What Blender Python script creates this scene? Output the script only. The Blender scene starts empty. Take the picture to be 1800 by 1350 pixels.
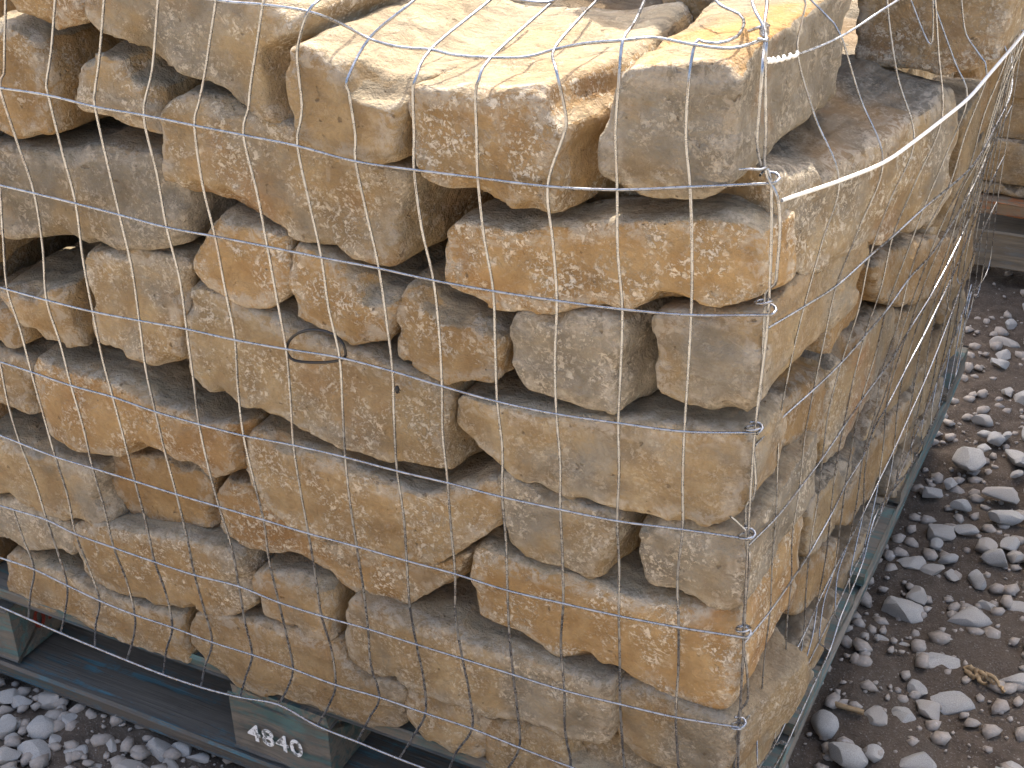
import bpy, bmesh, math, random
import numpy as np
from mathutils import Vector, Matrix

SC = bpy.context.scene
COL = SC.collection
R = math.radians

# ------------------------------------------------------------------ camera
F_PX, YAW, PITCH, ROLL = 2537.483, -0.495004, 0.527906, 0.053311
CAM = np.array([0.253873, -0.826700, 0.376864])


def cam_axes():
    f = np.array([math.sin(YAW) * math.cos(PITCH), math.cos(YAW) * math.cos(PITCH), -math.sin(PITCH)])
    r = np.cross(f, [0, 0, 1.0]); r /= np.linalg.norm(r)
    d = np.cross(f, r)
    c, s = math.cos(ROLL), math.sin(ROLL)
    return np.array([c * r + s * d, -s * r + c * d, f])


AX = cam_axes()
cd = bpy.data.cameras.new('camera')
cam = bpy.data.objects.new('camera', cd)
COL.objects.link(cam)
cd.sensor_width = 36.0
cd.lens = F_PX / 1800 * 36.0
cd.clip_start, cd.clip_end = 0.02, 400
cam.matrix_world = Matrix(((AX[0][0], -AX[1][0], -AX[2][0], CAM[0]),
                           (AX[0][1], -AX[1][1], -AX[2][1], CAM[1]),
                           (AX[0][2], -AX[1][2], -AX[2][2], CAM[2]),
                           (0, 0, 0, 1)))
SC.camera = cam

# ------------------------------------------------------------------ sky, sun, exposure
TO_SUN = Vector((-0.12, 0.6, 1.0)).normalized()
EL = math.asin(TO_SUN.z)
AZ = math.atan2(TO_SUN.x, TO_SUN.y)
w = bpy.data.worlds.new('World'); SC.world = w; w.use_nodes = True
nt = w.node_tree
bg = nt.nodes['Background']
sky = nt.nodes.new('ShaderNodeTexSky'); sky.sky_type = 'NISHITA'; sky.sun_disc = False
sky.sun_elevation = EL; sky.sun_rotation = AZ
sky.dust_density = 6.0; sky.air_density = 1.0; sky.ozone_density = 1.0
nt.links.new(sky.outputs[0], bg.inputs[0]); bg.inputs[1].default_value = 0.115
sd = bpy.data.lights.new('sun', 'SUN'); sd.energy = 2.0; sd.angle = R(0.53); sd.color = (1.0, 0.94, 0.84)
sun = bpy.data.objects.new('sun', sd); COL.objects.link(sun)
sun.rotation_euler = TO_SUN.to_track_quat('Z', 'Y').to_euler()
sun.location = (0, 3, 4)
SC.view_settings.view_transform = 'Standard'; SC.view_settings.look = 'None'
SC.view_settings.exposure = 2.38; SC.view_settings.gamma = 1.0
SC.view_settings.use_curve_mapping = False
SC.render.engine = 'CYCLES'
SC.cycles.max_bounces = 8; SC.cycles.diffuse_bounces = 5


# ------------------------------------------------------------------ measuring helpers
# Photograph measurements (1800x1350) become real points on a known plane of the place.
def ray(x, y):
    return np.array([(x - 900) / F_PX, (y - 675) / F_PX, 1.0]) @ AX


def on_plane(x, y, o, n):
    d = ray(x, y); n = np.asarray(n, float)
    return CAM + d * (np.dot(np.asarray(o) - CAM, n) / np.dot(d, n))


def onY(x, y, Y): return on_plane(x, y, (0, Y, 0), (0, 1, 0))
def onZ(x, y, Z): return on_plane(x, y, (0, 0, Z), (0, 0, 1))


def slope(z):                     # how far the right side of the stack leans out, per metre of depth
    return float(np.interp(z, [-0.6, -0.45, -0.38, -0.29, -0.2, -0.1, 0.0, 0.1],
                           [0.0, 0.0, 0.01, 0.05, 0.12, 0.18, 0.26, 0.3]))


def surfX(Y, z):
    return slope(z) * float(np.interp(Y, [0.02, 0.26, 0.47, 0.65, 0.95], [0, 0.24, 0.30, 0.2, 0.03]))


def on_side(x, y, inset=0.0):
    X = 0.09
    for _ in range(40):
        p = on_plane(x, y, (X, 0, 0), (1, 0, 0))
        X = 0.6 * X + 0.4 * (surfX(p[1], p[2]) - inset)
    return p


def P(s):
    v = [float(t) for t in s.replace(',', ' ').split()]
    return np.array(v).reshape(-1, 2)


# ------------------------------------------------------------------ object helpers
def mesh_obj(name, V, Fc, mat, parent=None, smooth=False, attrs=None):
    me = bpy.data.meshes.new(name)
    V = np.asarray(V, np.float32)
    if isinstance(Fc, np.ndarray):
        k = Fc.shape[1]; n = len(Fc)
        me.vertices.add(len(V)); me.vertices.foreach_set('co', V.ravel())
        me.loops.add(n * k); me.loops.foreach_set('vertex_index', Fc.astype(np.int32).ravel())
        me.polygons.add(n)
        me.polygons.foreach_set('loop_start', np.arange(0, n * k, k, dtype=np.int32))
        me.polygons.foreach_set('loop_total', np.full(n, k, np.int32))
        me.update(calc_edges=True)
    else:
        me.from_pydata([tuple(map(float, v)) for v in V], [], Fc)
    if smooth:
        me.polygons.foreach_set('use_smooth', np.ones(len(me.polygons), bool))
    for k, a in (attrs or {}).items():
        at = me.attributes.new(k, 'FLOAT', 'POINT'); at.data.foreach_set('value', np.asarray(a, np.float32))
    me.materials.append(mat)
    o = bpy.data.objects.new(name, me); COL.objects.link(o)
    if parent: o.parent = parent
    return o


def tag(o, label=None, cat=None, group=None, kind=None):
    if label: o['label'] = label
    if cat: o['category'] = cat
    if group: o['group'] = group
    if kind: o['kind'] = kind
    return o


def thing(name, label, cat, loc=(0, 0, 0), group=None):
    o = bpy.data.objects.new(name, None); COL.objects.link(o); o.location = loc
    o.empty_display_size = 0.05
    return tag(o, label, cat, group)


# ------------------------------------------------------------------ noise and solid stones
_T = np.random.default_rng(7).random((4, 32, 32, 32)).astype(np.float32) * 2 - 1


def vnoise(p, s=0):
    t = _T[s % 4]
    i = np.floor(p).astype(np.int64); f = (p - i).astype(np.float32)
    f = f * f * f * (f * (f * 6 - 15) + 10)
    i = i + 17 * s
    x0, y0, z0 = (i[..., k] & 31 for k in range(3)); x1, y1, z1 = (x0 + 1) & 31, (y0 + 1) & 31, (z0 + 1) & 31
    fx, fy, fz = f[..., 0], f[..., 1], f[..., 2]
    a = t[x0, y0, z0] * (1 - fx) + t[x1, y0, z0] * fx
    b = t[x0, y1, z0] * (1 - fx) + t[x1, y1, z0] * fx
    c = t[x0, y0, z1] * (1 - fx) + t[x1, y0, z1] * fx
    d = t[x0, y1, z1] * (1 - fx) + t[x1, y1, z1] * fx
    return (a * (1 - fy) + b * fy) * (1 - fz) + (c * (1 - fy) + d * fy) * fz


def poly_sd(px, pz, poly):
    n = len(poly); d = np.full(px.shape, 1e9); ins = np.zeros(px.shape, bool)
    for i in range(n):
        a = poly[i]; b = poly[(i + 1) % n]; e = b - a
        wx, wz = px - a[0], pz - a[1]
        t = np.clip((wx * e[0] + wz * e[1]) / max(e @ e, 1e-12), 0, 1)
        d = np.minimum(d, (wx - t * e[0]) ** 2 + (wz - t * e[1]) ** 2)
        c = ((a[1] > pz) != (b[1] > pz))
        xi = a[0] + (pz - a[1]) / (b[1] - a[1] if abs(b[1] - a[1]) > 1e-12 else 1e-12) * e[0]
        ins ^= c & (px < xi)
    return np.sqrt(d) * np.where(ins, -1, 1)


def chaikin(p):
    q = np.roll(p, -1, 0)
    return np.stack([0.89 * p + 0.11 * q, 0.11 * p + 0.89 * q], 1).reshape(-1, 2)


def surface_nets(D, org, h):
    S = D < 0
    nx, ny, nz = D.shape
    c = [S[i:nx - 1 + i, j:ny - 1 + j, k:nz - 1 + k] for i in (0, 1) for j in (0, 1) for k in (0, 1)]
    cnt = sum(a.astype(np.int8) for a in c)
    act = (cnt > 0) & (cnt < 8)
    idx = np.full(act.shape, -1, np.int64)
    ci = np.argwhere(act); idx[act] = np.arange(len(ci))
    acc = np.zeros((len(ci), 3)); num = np.zeros(len(ci))
    offs = [(i, j, k) for i in (0, 1) for j in (0, 1) for k in (0, 1)]
    for a in range(8):
        for ax in range(3):
            if offs[a][ax]: continue
            b = list(offs[a]); b[ax] = 1
            ia = ci + np.array(offs[a]); ib = ci + np.array(b)
            da = D[ia[:, 0], ia[:, 1], ia[:, 2]]; db = D[ib[:, 0], ib[:, 1], ib[:, 2]]
            m = (da < 0) != (db < 0)
            t = np.where(m, da / np.where(m, da - db, 1), 0)
            pt = np.repeat(np.array(offs[a], float)[None], len(ci), 0); pt[:, ax] += t
            acc += pt * m[:, None]; num += m
    V = (ci + acc / num[:, None]) * h + org
    quads = []
    for ax in range(3):
        b, c2 = (ax + 1) % 3, (ax + 2) % 3
        lo = [slice(None)] * 3; hi = [slice(None)] * 3
        lo[ax] = slice(0, -1); hi[ax] = slice(1, None)
        for q in (b, c2):
            lo[q] = slice(1, -1); hi[q] = slice(1, -1)
        s0 = S[tuple(lo)]; s1 = S[tuple(hi)]
        e = np.argwhere(s0 != s1)
        fl = s0[s0 != s1]
        e2 = e.copy(); e2[:, b] += 1; e2[:, c2] += 1
        def g(db, dc):
            q = e2.copy(); q[:, b] -= db; q[:, c2] -= dc
            return idx[q[:, 0], q[:, 1], q[:, 2]]
        q = np.stack([g(1, 1), g(0, 1), g(0, 0), g(1, 0)], 1)
        q[~fl] = q[~fl][:, ::-1]
        quads.append(q)
    return V, np.concatenate(quads)


def carve(poly, depth, seed, rise=0.3, shear=0.0, r=0.0026, h=0.004, amp=1.0, chips=9, skew=0.0, flare=0.0, cap=0.09):
    """A rough stone: outline in (u,w) metres, going back along +v. Returns verts (u,v,w), quads, attributes."""
    rng = np.random.default_rng(seed)
    poly = chaikin(poly)
    area = 0.5 * np.sum(poly[:, 0] * np.roll(poly[:, 1], -1) - np.roll(poly[:, 0], -1) * poly[:, 1])
    if area < 0: poly = poly[::-1]
    lo = poly.min(0) - 0.02; hi = poly.max(0) + 0.02
    up = rise * min(depth, 0.07)
    sx = shear * depth
    g0 = np.array([lo[0] + min(sx, 0), -0.02, lo[1]]); g1 = np.array([hi[0] + max(sx, 0) + cap * flare, depth + 0.016, hi[1] + up])
    n = np.ceil((g1 - g0) / h).astype(int) + 1
    ax = [g0[i] + h * np.arange(n[i]) for i in range(3)]
    U, Vv, W = np.meshgrid(*ax, indexing='ij')
    # 2-D distance table
    h2 = 0.0025
    tu = np.arange(lo[0] - 0.03, hi[0] + 0.03, h2); tw = np.arange(lo[1] - 0.06, hi[1] + 0.06, h2)
    T = poly_sd(*np.meshgrid(tu, tw, indexing='ij'), poly)
    wmin, wmax = poly[:, 1].min(), poly[:, 1].max()
    fr = np.clip((W - wmin) / (wmax - wmin), 0, 1) ** 2
    Wq = W - rise * np.clip(Vv, 0, 0.07) * fr
    Uq = U - shear * Vv - flare * np.clip(Vv, 0, cap) * np.clip((U - lo[0]) / (hi[0] - lo[0]), 0, 1)
    a = np.clip((Uq - tu[0]) / h2, 0, len(tu) - 1.001); b = np.clip((Wq - tw[0]) / h2, 0, len(tw) - 1.001)
    ia, ib = a.astype(int), b.astype(int); fa, fb = a - ia, b - ib
    d2 = (T[ia, ib] * (1 - fa) + T[ia + 1, ib] * fa) * (1 - fb) + (T[ia, ib + 1] * (1 - fa) + T[ia + 1, ib + 1] * fa) * fb
    tilt = rng.normal(0, 0.02, 2) * (0.4 if rise == 0 else 1)
    cu, cw = poly.mean(0)
    front = -(Vv - tilt[0] * (U - cu) * 0.6 - tilt[1] * (W - cw) - skew * (U - cu))
    dv = np.maximum(front, Vv - depth)
    rr = r * rng.uniform(0.7, 1.3)
    qx, qy = np.maximum(d2 + rr, 0), np.maximum(dv + rr, 0)
    D = np.hypot(qx, qy) - rr + np.minimum(np.maximum(d2 + rr, dv + rr), 0)
    # chipped corners: flat cuts along the rim
    L = np.cumsum(np.r_[0, np.hypot(*(np.roll(poly, -1, 0) - poly).T)])
    pts = np.stack([U, Vv, W], -1)
    for _ in range(chips):
        s = rng.uniform(0, L[-1]); k = min(np.searchsorted(L, s) - 1, len(poly) - 1); k = max(k, 0)
        e0, e1 = poly[k], poly[(k + 1) % len(poly)]
        e = (e1 - e0) / max(np.linalg.norm(e1 - e0), 1e-9)
        q = e0 + e * (s - L[k]); nn = np.array([e[1], -e[0]])
        back = rng.random() < 0.15
        N = np.array([nn[0] * rng.uniform(0.55, 1) + e[0] * rng.normal(0, 0.3), (1 if back else -1) * rng.uniform(0.3, 0.8),
                      nn[1] * rng.uniform(0.55, 1) + e[1] * rng.normal(0, 0.3)])
        N /= np.linalg.norm(N)
        c0 = np.array([q[0] + shear * (depth if back else 0), depth if back else 0.0, q[1]])
        o = c0 - N * rng.uniform(0.002, 0.006) * amp
        R0 = rng.uniform(0.008, 0.03)
        dd = np.sqrt(((pts - c0) ** 2).sum(-1))
        D = np.maximum(D, (pts - o) @ N - 1.0 * np.maximum(dd - R0, 0))
    he = (poly.max(0) - poly.min(0)) / 2
    for _ in range(4):           # broad split facets on the face
        a_ = rng.uniform(0, 2 * math.pi); t_ = math.tan(math.radians(rng.uniform(4, 13)))
        du, dw = math.cos(a_), math.sin(a_)
        off = t_ * (abs(du) * he[0] + abs(dw) * he[1]) * 0.85 - rng.uniform(0.002, 0.006) * amp
        D = np.maximum(D, (t_ * ((U - lo[0] - 0.02 - he[0]) * du + (W - lo[1] - 0.02 - he[1]) * dw) - Vv - off) / math.hypot(1, t_))
    D -= 0.0028
    m = np.abs(D) < 0.02
    p = pts[m] + rng.uniform(0, 30, 3)
    sd = int(seed)
    dn = 0.0018 * vnoise(p / 0.055, sd) + 0.0014 * vnoise(p / 0.02, sd + 1) + 0.0011 * vnoise(p / 0.009, sd + 2)
    # stepped fracture on the broken faces
    t = 1.6 * vnoise(p * np.array([1, 1, 1.7]) / 0.045, sd + 3) + 0.35 * vnoise(p / 0.014, sd + 1)
    tf = t - np.floor(t)
    dn += 0.0016 * (np.floor(t) + 1 + np.clip((tf - 0.42) / 0.16, 0, 1))
    # thin bedding ledges on the sides
    dn += 0.0007 * vnoise(p * np.array([6, 6, 90.0]) , sd)
    D[m] += dn * amp
    D[0], D[-1] = np.maximum(D[0], h), np.maximum(D[-1], h)
    D[:, 0], D[:, -1] = np.maximum(D[:, 0], h), np.maximum(D[:, -1], h)
    D[:, :, 0], D[:, :, -1] = np.maximum(D[:, :, 0], h), np.maximum(D[:, :, -1], h)
    V, Q = surface_nets(D, g0, h)
    gi = np.clip(((V - g0) / h).round().astype(int), 0, n - 1)
    dd2 = d2[gi[:, 0], gi[:, 1], gi[:, 2]]; ddv = dv[gi[:, 0], gi[:, 1], gi[:, 2]]
    wear = np.clip(1 - (np.abs(dd2) + np.abs(ddv)) / 0.02, 0, 1)
    # vertex normals for the bedding mask
    fn = np.cross(V[Q[:, 2]] - V[Q[:, 0]], V[Q[:, 3]] - V[Q[:, 1]])
    vn = np.zeros_like(V)
    for k in range(4): np.add.at(vn, Q[:, k], fn)
    vn /= np.maximum(np.linalg.norm(vn, axis=1, keepdims=True), 1e-12)
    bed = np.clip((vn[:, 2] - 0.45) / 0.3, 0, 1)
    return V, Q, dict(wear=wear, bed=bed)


# ------------------------------------------------------------------ node helpers
class N:
    def __init__(s, name):
        s.m = bpy.data.materials.new(name); s.m.use_nodes = True
        s.t = s.m.node_tree; s.b = s.t.nodes['Principled BSDF']
        s.out = s.t.nodes['Material Output']

    def n(s, typ, **kw):
        x = s.t.nodes.new('ShaderNode' + typ)
        for k, v in kw.items(): setattr(x, k, v)
        return x

    def l(s, a, b): s.t.links.new(a, b)

    def val(s, sock, v):
        if isinstance(v, bpy.types.NodeSocket): s.l(v, sock)
        else: sock.default_value = v

    def noise(s, vec, scale, detail=4, rough=0.55, dist=0.0, out='Fac'):
        x = s.n('TexNoise'); s.l(vec, x.inputs['Vector']); x.inputs['Scale'].default_value = scale
        x.inputs['Detail'].default_value = detail; x.inputs['Roughness'].default_value = rough
        x.inputs['Distortion'].default_value = dist
        return x.outputs[0 if out == 'Fac' else 1]

    def ramp(s, v, a, b, lo=0.0, hi=1.0):
        x = s.n('MapRange', interpolation_type='SMOOTHSTEP'); s.val(x.inputs[0], v)
        for i, q in zip((1, 2, 3, 4), (a, b, lo, hi)): s.val(x.inputs[i], q)
        return x.outputs[0]

    def math(s, op, a, b=0.0, clamp=False):
        x = s.n('Math', operation=op, use_clamp=clamp); s.val(x.inputs[0], a); s.val(x.inputs[1], b)
        return x.outputs[0]

    def mix(s, f, a, b, blend='MIX'):
        x = s.n('Mix', data_type='RGBA', blend_type=blend)
        s.val(x.inputs[0], f); s.val(x.inputs[6], a); s.val(x.inputs[7], b)
        return x.outputs[2]

    def scale(s, vec, v):
        x = s.n('VectorMath', operation='MULTIPLY'); s.l(vec, x.inputs[0]); x.inputs[1].default_value = v
        return x.outputs[0]

    def add(s, vec, o):
        x = s.n('VectorMath', operation='ADD'); s.l(vec, x.inputs[0]); s.val(x.inputs[1], o)
        return x.outputs[0]

    def objvec(s, k=37.0):
        tc = s.n('TexCoord'); oi = s.n('ObjectInfo')
        off = s.math('MULTIPLY', oi.outputs['Random'], k)
        cb = s.n('CombineXYZ')
        s.l(off, cb.inputs[0]); s.l(s.math('MULTIPLY', off, 1.7), cb.inputs[1]); s.l(s.math('MULTIPLY', off, 0.6), cb.inputs[2])
        return s.add(tc.outputs['Object'], cb.outputs[0]), oi

    def bump(s, h, dist, strength=1.0, normal=None):
        x = s.n('Bump'); s.l(h, x.inputs['Height']); x.inputs['Distance'].default_value = dist
        x.inputs['Strength'].default_value = strength
        if normal: s.l(normal, x.inputs['Normal'])
        return x.outputs[0]


def c4(r, g, b): return (r, g, b, 1.0)


def mat_stone():
    s = N('sandstone'); v, oi = s.objvec()
    sep = s.n('SeparateColor'); s.l(oi.outputs['Color'], sep.inputs[0])
    grey, fleck, val = sep.outputs[0], sep.outputs[1], sep.outputs[2]
    iron = oi.outputs['Alpha']
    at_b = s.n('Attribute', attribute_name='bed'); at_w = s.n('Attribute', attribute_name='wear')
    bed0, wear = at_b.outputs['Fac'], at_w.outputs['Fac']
    big = s.noise(v, 9, 5, 0.6); mid = s.noise(v, 34, 5, 0.6, 0.4); fine = s.noise(v, 240, 5, 0.7)
    big2 = s.noise(s.add(v, (3.1, 8.2, 1.7)), 6, 4, 0.6)
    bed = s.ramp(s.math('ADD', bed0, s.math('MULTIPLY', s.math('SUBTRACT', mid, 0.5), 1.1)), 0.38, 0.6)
    ochre = s.mix(s.ramp(mid, 0.3, 0.7), c4(0.335, 0.20, 0.078), c4(0.47, 0.31, 0.14))
    buff = s.mix(s.ramp(mid, 0.3, 0.7), c4(0.31, 0.213, 0.106), c4(0.47, 0.35, 0.19))
    ochre = s.mix(s.ramp(grey, 0.16, 0.42), ochre, buff)
    ochre = s.mix(s.math('MULTIPLY', s.ramp(big2, 0.5, 0.68), s.math('MULTIPLY', iron, 0.75)), ochre, c4(0.33, 0.135, 0.045))
    gcol = s.mix(s.ramp(mid, 0.3, 0.7), c4(0.225, 0.19, 0.135), c4(0.37, 0.32, 0.235))
    gm = s.math('ADD', s.math('SUBTRACT', grey, 0.5), s.ramp(big, 0.3, 0.72, -0.12, 0.85), True)
    gm = s.ramp(gm, 0.25, 0.75)
    base = s.mix(gm, ochre, gcol)
    # bedding planes: pale clay skin on indexed stones, ledge shade painted dark on the rest
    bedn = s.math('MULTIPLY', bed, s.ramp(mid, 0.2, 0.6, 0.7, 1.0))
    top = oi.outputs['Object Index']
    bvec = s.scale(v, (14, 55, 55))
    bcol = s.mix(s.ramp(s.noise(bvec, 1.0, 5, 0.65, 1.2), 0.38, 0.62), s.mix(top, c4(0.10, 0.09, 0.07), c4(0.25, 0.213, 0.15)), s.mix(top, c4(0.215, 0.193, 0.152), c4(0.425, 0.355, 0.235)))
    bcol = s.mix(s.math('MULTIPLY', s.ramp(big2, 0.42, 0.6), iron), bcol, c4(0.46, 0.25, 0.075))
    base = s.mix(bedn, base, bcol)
    # worn pale rims and bruises
    wn = s.math('MULTIPLY', s.ramp(wear, 0.1, 0.55), s.ramp(s.noise(v, 75, 6, 0.75, 0.6), 0.44, 0.56))
    bru = s.math('MULTIPLY', s.ramp(s.noise(v, 30, 7, 0.8, 0.8), 0.57, 0.68), 0.45)
    pale = s.math('MAXIMUM', s.math('MULTIPLY', wn, 0.75), bru)
    base = s.mix(pale, base, c4(0.53, 0.455, 0.345))
    # pale flecks: short curls and scratches
    f1 = s.ramp(s.noise(v, 185, 6, 0.68, 0.5), 0.535, 0.57)
    f2 = s.ramp(s.noise(s.add(v, (9.3, 2.2, 4.4)), 300, 5, 0.65, 0.5), 0.545, 0.58)
    fm = s.ramp(s.noise(s.add(v, (1.3, 5.2, 7.7)), 30, 5, 0.65), 0.42, 0.58)
    ff = s.math('MULTIPLY', s.math('MAXIMUM', f1, s.math('MULTIPLY', f2, 0.8)), fm)
    ff = s.math('MULTIPLY', ff, s.math('MULTIPLY', fleck, s.math('SUBTRACT', 1.0, s.math('MULTIPLY', bed, 0.75))), True)
    base = s.mix(s.math('MULTIPLY', ff, 0.9), base, c4(0.86, 0.74, 0.56))
    # small dark pits and grains
    pit = s.ramp(s.noise(s.add(v, (4.0, 1.0, 2.0)), 130, 2, 0.5), 0.70, 0.77)
    base = s.mix(s.math('MULTIPLY', pit, 0.6), base, c4(0.13, 0.08, 0.04))
    base = s.mix(s.ramp(fine, 0.25, 0.75, 0.0, 0.32), base, c4(0.22, 0.15, 0.085))
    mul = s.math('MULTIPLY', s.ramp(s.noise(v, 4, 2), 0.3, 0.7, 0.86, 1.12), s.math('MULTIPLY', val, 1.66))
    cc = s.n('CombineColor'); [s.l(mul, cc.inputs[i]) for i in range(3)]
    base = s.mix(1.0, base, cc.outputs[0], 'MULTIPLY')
    s.l(base, s.b.inputs['Base Color'])
    s.b.inputs['Roughness'].default_value = 0.88
    s.b.inputs['Specular IOR Level'].default_value = 0.3
    lay = s.noise(s.scale(v, (10, 10, 130)), 1.0, 4, 0.6, 0.5)
    hgt = s.math('ADD', s.math('MULTIPLY', s.noise(v, 70, 6, 0.65, 0.5), 1.0), s.math('MULTIPLY', s.noise(v, 330, 4, 0.7), 0.35))
    hgt = s.math('ADD', hgt, s.math('MULTIPLY', lay, 0.35))
    hgt = s.math('ADD', hgt, s.math('MULTIPLY', ff, 0.12))
    hgt = s.math('SUBTRACT', hgt, s.math('MULTIPLY', pit, 0.25))
    s.l(s.bump(hgt, 0.006, 1.0), s.b.inputs['Normal'])
    return s.m


def mat_gravel(name='gravel_stone', k=1.0):
    s = N(name); v, oi = s.objvec()
    a = s.noise(v, 40, 5, 0.65); b = s.noise(v, 260, 4, 0.7)
    rnd = oi.outputs['Random']
    col = s.mix(s.ramp(a, 0.3, 0.7), c4(0.32, 0.305, 0.275), c4(0.58, 0.555, 0.51))
    col = s.mix(s.ramp(rnd, 0.55, 1.0, 0, 0.8), col, c4(0.44, 0.39, 0.33))
    col = s.mix(s.ramp(s.noise(v, 90, 3, 0.6, 1.2), 0.62, 0.68, 0, 0.6), col, c4(0.66, 0.65, 0.63))
    col = s.mix(s.ramp(b, 0.3, 0.7, 0, 0.35), col, c4(0.12, 0.12, 0.12))
    if k != 1.0: col = s.mix(k, c4(0.11, 0.078, 0.054), col)
    s.l(col, s.b.inputs['Base Color']); s.b.inputs['Roughness'].default_value = 0.8
    s.l(s.bump(s.math('ADD', s.noise(v, 120, 5, 0.6), s.math('MULTIPLY', b, 0.4)), 0.002, 0.7), s.b.inputs['Normal'])
    return s.m


def mat_dirt():
    s = N('dirt'); tc = s.n('TexCoord'); v = tc.outputs['Object']
    a = s.noise(v, 5, 6, 0.6); b = s.noise(v, 60, 6, 0.7); c = s.noise(v, 420, 4, 0.7)
    col = s.mix(s.ramp(a, 0.35, 0.65), c4(0.052, 0.039, 0.029), c4(0.10, 0.077, 0.057))
    col = s.mix(s.ramp(b, 0.35, 0.7), col, c4(0.12, 0.094, 0.071))
    col = s.mix(s.ramp(c, 0.55, 0.72, 0, 0.7), col, c4(0.32, 0.30, 0.27))
    col = s.mix(s.ramp(c, 0.45, 0.25, 0, 0.7), col, c4(0.075, 0.055, 0.04))
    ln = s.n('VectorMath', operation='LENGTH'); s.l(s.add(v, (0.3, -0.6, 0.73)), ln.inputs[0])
    col = s.mix(s.ramp(ln.outputs['Value'], 1.05, 1.45), col, s.mix(s.ramp(b, 0.35, 0.65), c4(0.46, 0.39, 0.29), c4(0.60, 0.525, 0.40)))  # unseen outer ground made paler to bounce light onto the stack
    s.l(col, s.b.inputs['Base Color']); s.b.inputs['Roughness'].default_value = 0.95
    s.b.inputs['Specular IOR Level'].default_value = 0.2
    s.l(s.bump(s.math('ADD', b, s.math('MULTIPLY', c, 0.5)), 0.008, 0.9), s.b.inputs['Normal'])
    return s.m


def mat_wire():
    s = N('galvanised_wire'); tc = s.n('TexCoord'); v = tc.outputs['Object']
    a = s.noise(v, 160, 4, 0.6); b = s.noise(v, 25, 3, 0.6)
    col = s.mix(s.ramp(a, 0.3, 0.7), c4(0.24, 0.245, 0.26), c4(0.40, 0.41, 0.425))
    col = s.mix(s.ramp(b, 0.55, 0.7, 0, 0.5), col, c4(0.24, 0.20, 0.17))
    s.l(col, s.b.inputs['Base Color']); s.b.inputs['Metallic'].default_value = 0.92
    s.l(s.ramp(a, 0.3, 0.7, 0.2, 0.38), s.b.inputs['Roughness'])
    return s.m


def mat_wood(name, paint, bare, wear=0.5, axis=0, dirt=0.5):
    s = N(name); v, oi = s.objvec(11.0)
    sc = [90, 90, 90]; sc[axis] = 5
    g = s.noise(s.scale(v, tuple(sc)), 1.0, 5, 0.62, 0.6)
    sc2 = [260, 260, 260]; sc2[axis] = 9
    g2 = s.noise(s.scale(v, tuple(sc2)), 1.0, 3, 0.6)
    big = s.noise(v, 9, 5, 0.6)
    wood = s.mix(s.ramp(g, 0.3, 0.7), c4(*[q * 0.6 for q in bare]), c4(*bare))
    pc = s.mix(s.ramp(big, 0.3, 0.7), c4(*[q * 0.65 for q in paint]), c4(*[min(q * 1.3, 1) for q in paint]))
    m = s.ramp(s.math('ADD', g, s.math('MULTIPLY', s.noise(v, 30, 5, 0.7), 0.6)), 0.98 - wear * 0.45, 0.82 - wear * 0.45)
    col = s.mix(m, wood, pc)
    col = s.mix(s.math('MULTIPLY', s.ramp(s.noise(v, 16, 6, 0.7), 0.45, 0.7), dirt), col, c4(0.09, 0.078, 0.062))
    col = s.mix(s.ramp(g2, 0.5, 0.75, 0, 0.4), col, c4(0.03, 0.03, 0.028))
    s.l(col, s.b.inputs['Base Color']); s.b.inputs['Roughness'].default_value = 0.78
    s.l(s.bump(s.math('ADD', g, s.math('MULTIPLY', g2, 0.6)), 0.0018, 0.8), s.b.inputs['Normal'])
    return s.m


def mat_plain(name, col, rough=0.6, var=0.25, scale=80):
    s = N(name); tc = s.n('TexCoord')
    a = s.noise(tc.outputs['Object'], scale, 4, 0.6)
    s.l(s.mix(s.ramp(a, 0.3, 0.7), c4(*[q * (1 - var) for q in col]), c4(*col)), s.b.inputs['Base Color'])
    s.b.inputs['Roughness'].default_value = rough
    return s.m


def mat_stencil():
    s = N('white_stencil_paint'); tc = s.n('TexCoord')
    a = s.noise(s.scale(tc.outputs['Object'], (120, 120, 700)), 1.0, 4, 0.7)
    s.l(s.mix(s.ramp(a, 0.4, 0.52), c4(0.16, 0.17, 0.165), c4(0.80, 0.80, 0.78)), s.b.inputs['Base Color'])
    s.b.inputs['Roughness'].default_value = 0.7
    return s.m


WHITEWIRE = mat_plain('white_wire', (0.78, 0.76, 0.71), 0.5, 0.15, 300)  # plain white for one side wire and the twisted end
STONE = mat_stone(); GRAVEL = mat_gravel(); GRIT = mat_gravel('grit', 0.6); DIRT = mat_dirt(); WIRE = mat_wire()
TEAL = mat_wood('teal_painted_wood', (0.07, 0.13, 0.124), (0.17, 0.15, 0.12), 0.3, 0, 0.75)
TEAL_Y = mat_wood('teal_painted_wood_lengthwise', (0.072, 0.13, 0.126), (0.17, 0.15, 0.12), 0.25, 1, 0.65)
TEAL_LOW = mat_wood('blue_painted_board', (0.052, 0.118, 0.14), (0.12, 0.105, 0.085), 0.42, 0, 0.9)
BARE = mat_wood('bare_pallet_wood', (0.17, 0.135, 0.09), (0.22, 0.17, 0.11), 0.5, 1, 0.5)
BLUE = mat_wood('blue_painted_wood', (0.03, 0.10, 0.20), (0.16, 0.13, 0.1), 0.15, 0, 0.3)
ORANGE = mat_wood('orange_painted_wood', (0.36, 0.13, 0.04), (0.22, 0.16, 0.1), 0.3, 0, 0.3)
OLDWOOD = mat_wood('weathered_wood', (0.16, 0.16, 0.145), (0.20, 0.17, 0.125), 0.5, 0, 0.5)
STENCIL = mat_stencil()
RED = mat_plain('red_stencil_paint', (0.26, 0.035, 0.02), 0.8, 0.5, 200)
BLACK = mat_plain('black_rubber', (0.012, 0.011, 0.012), 0.45)
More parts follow.
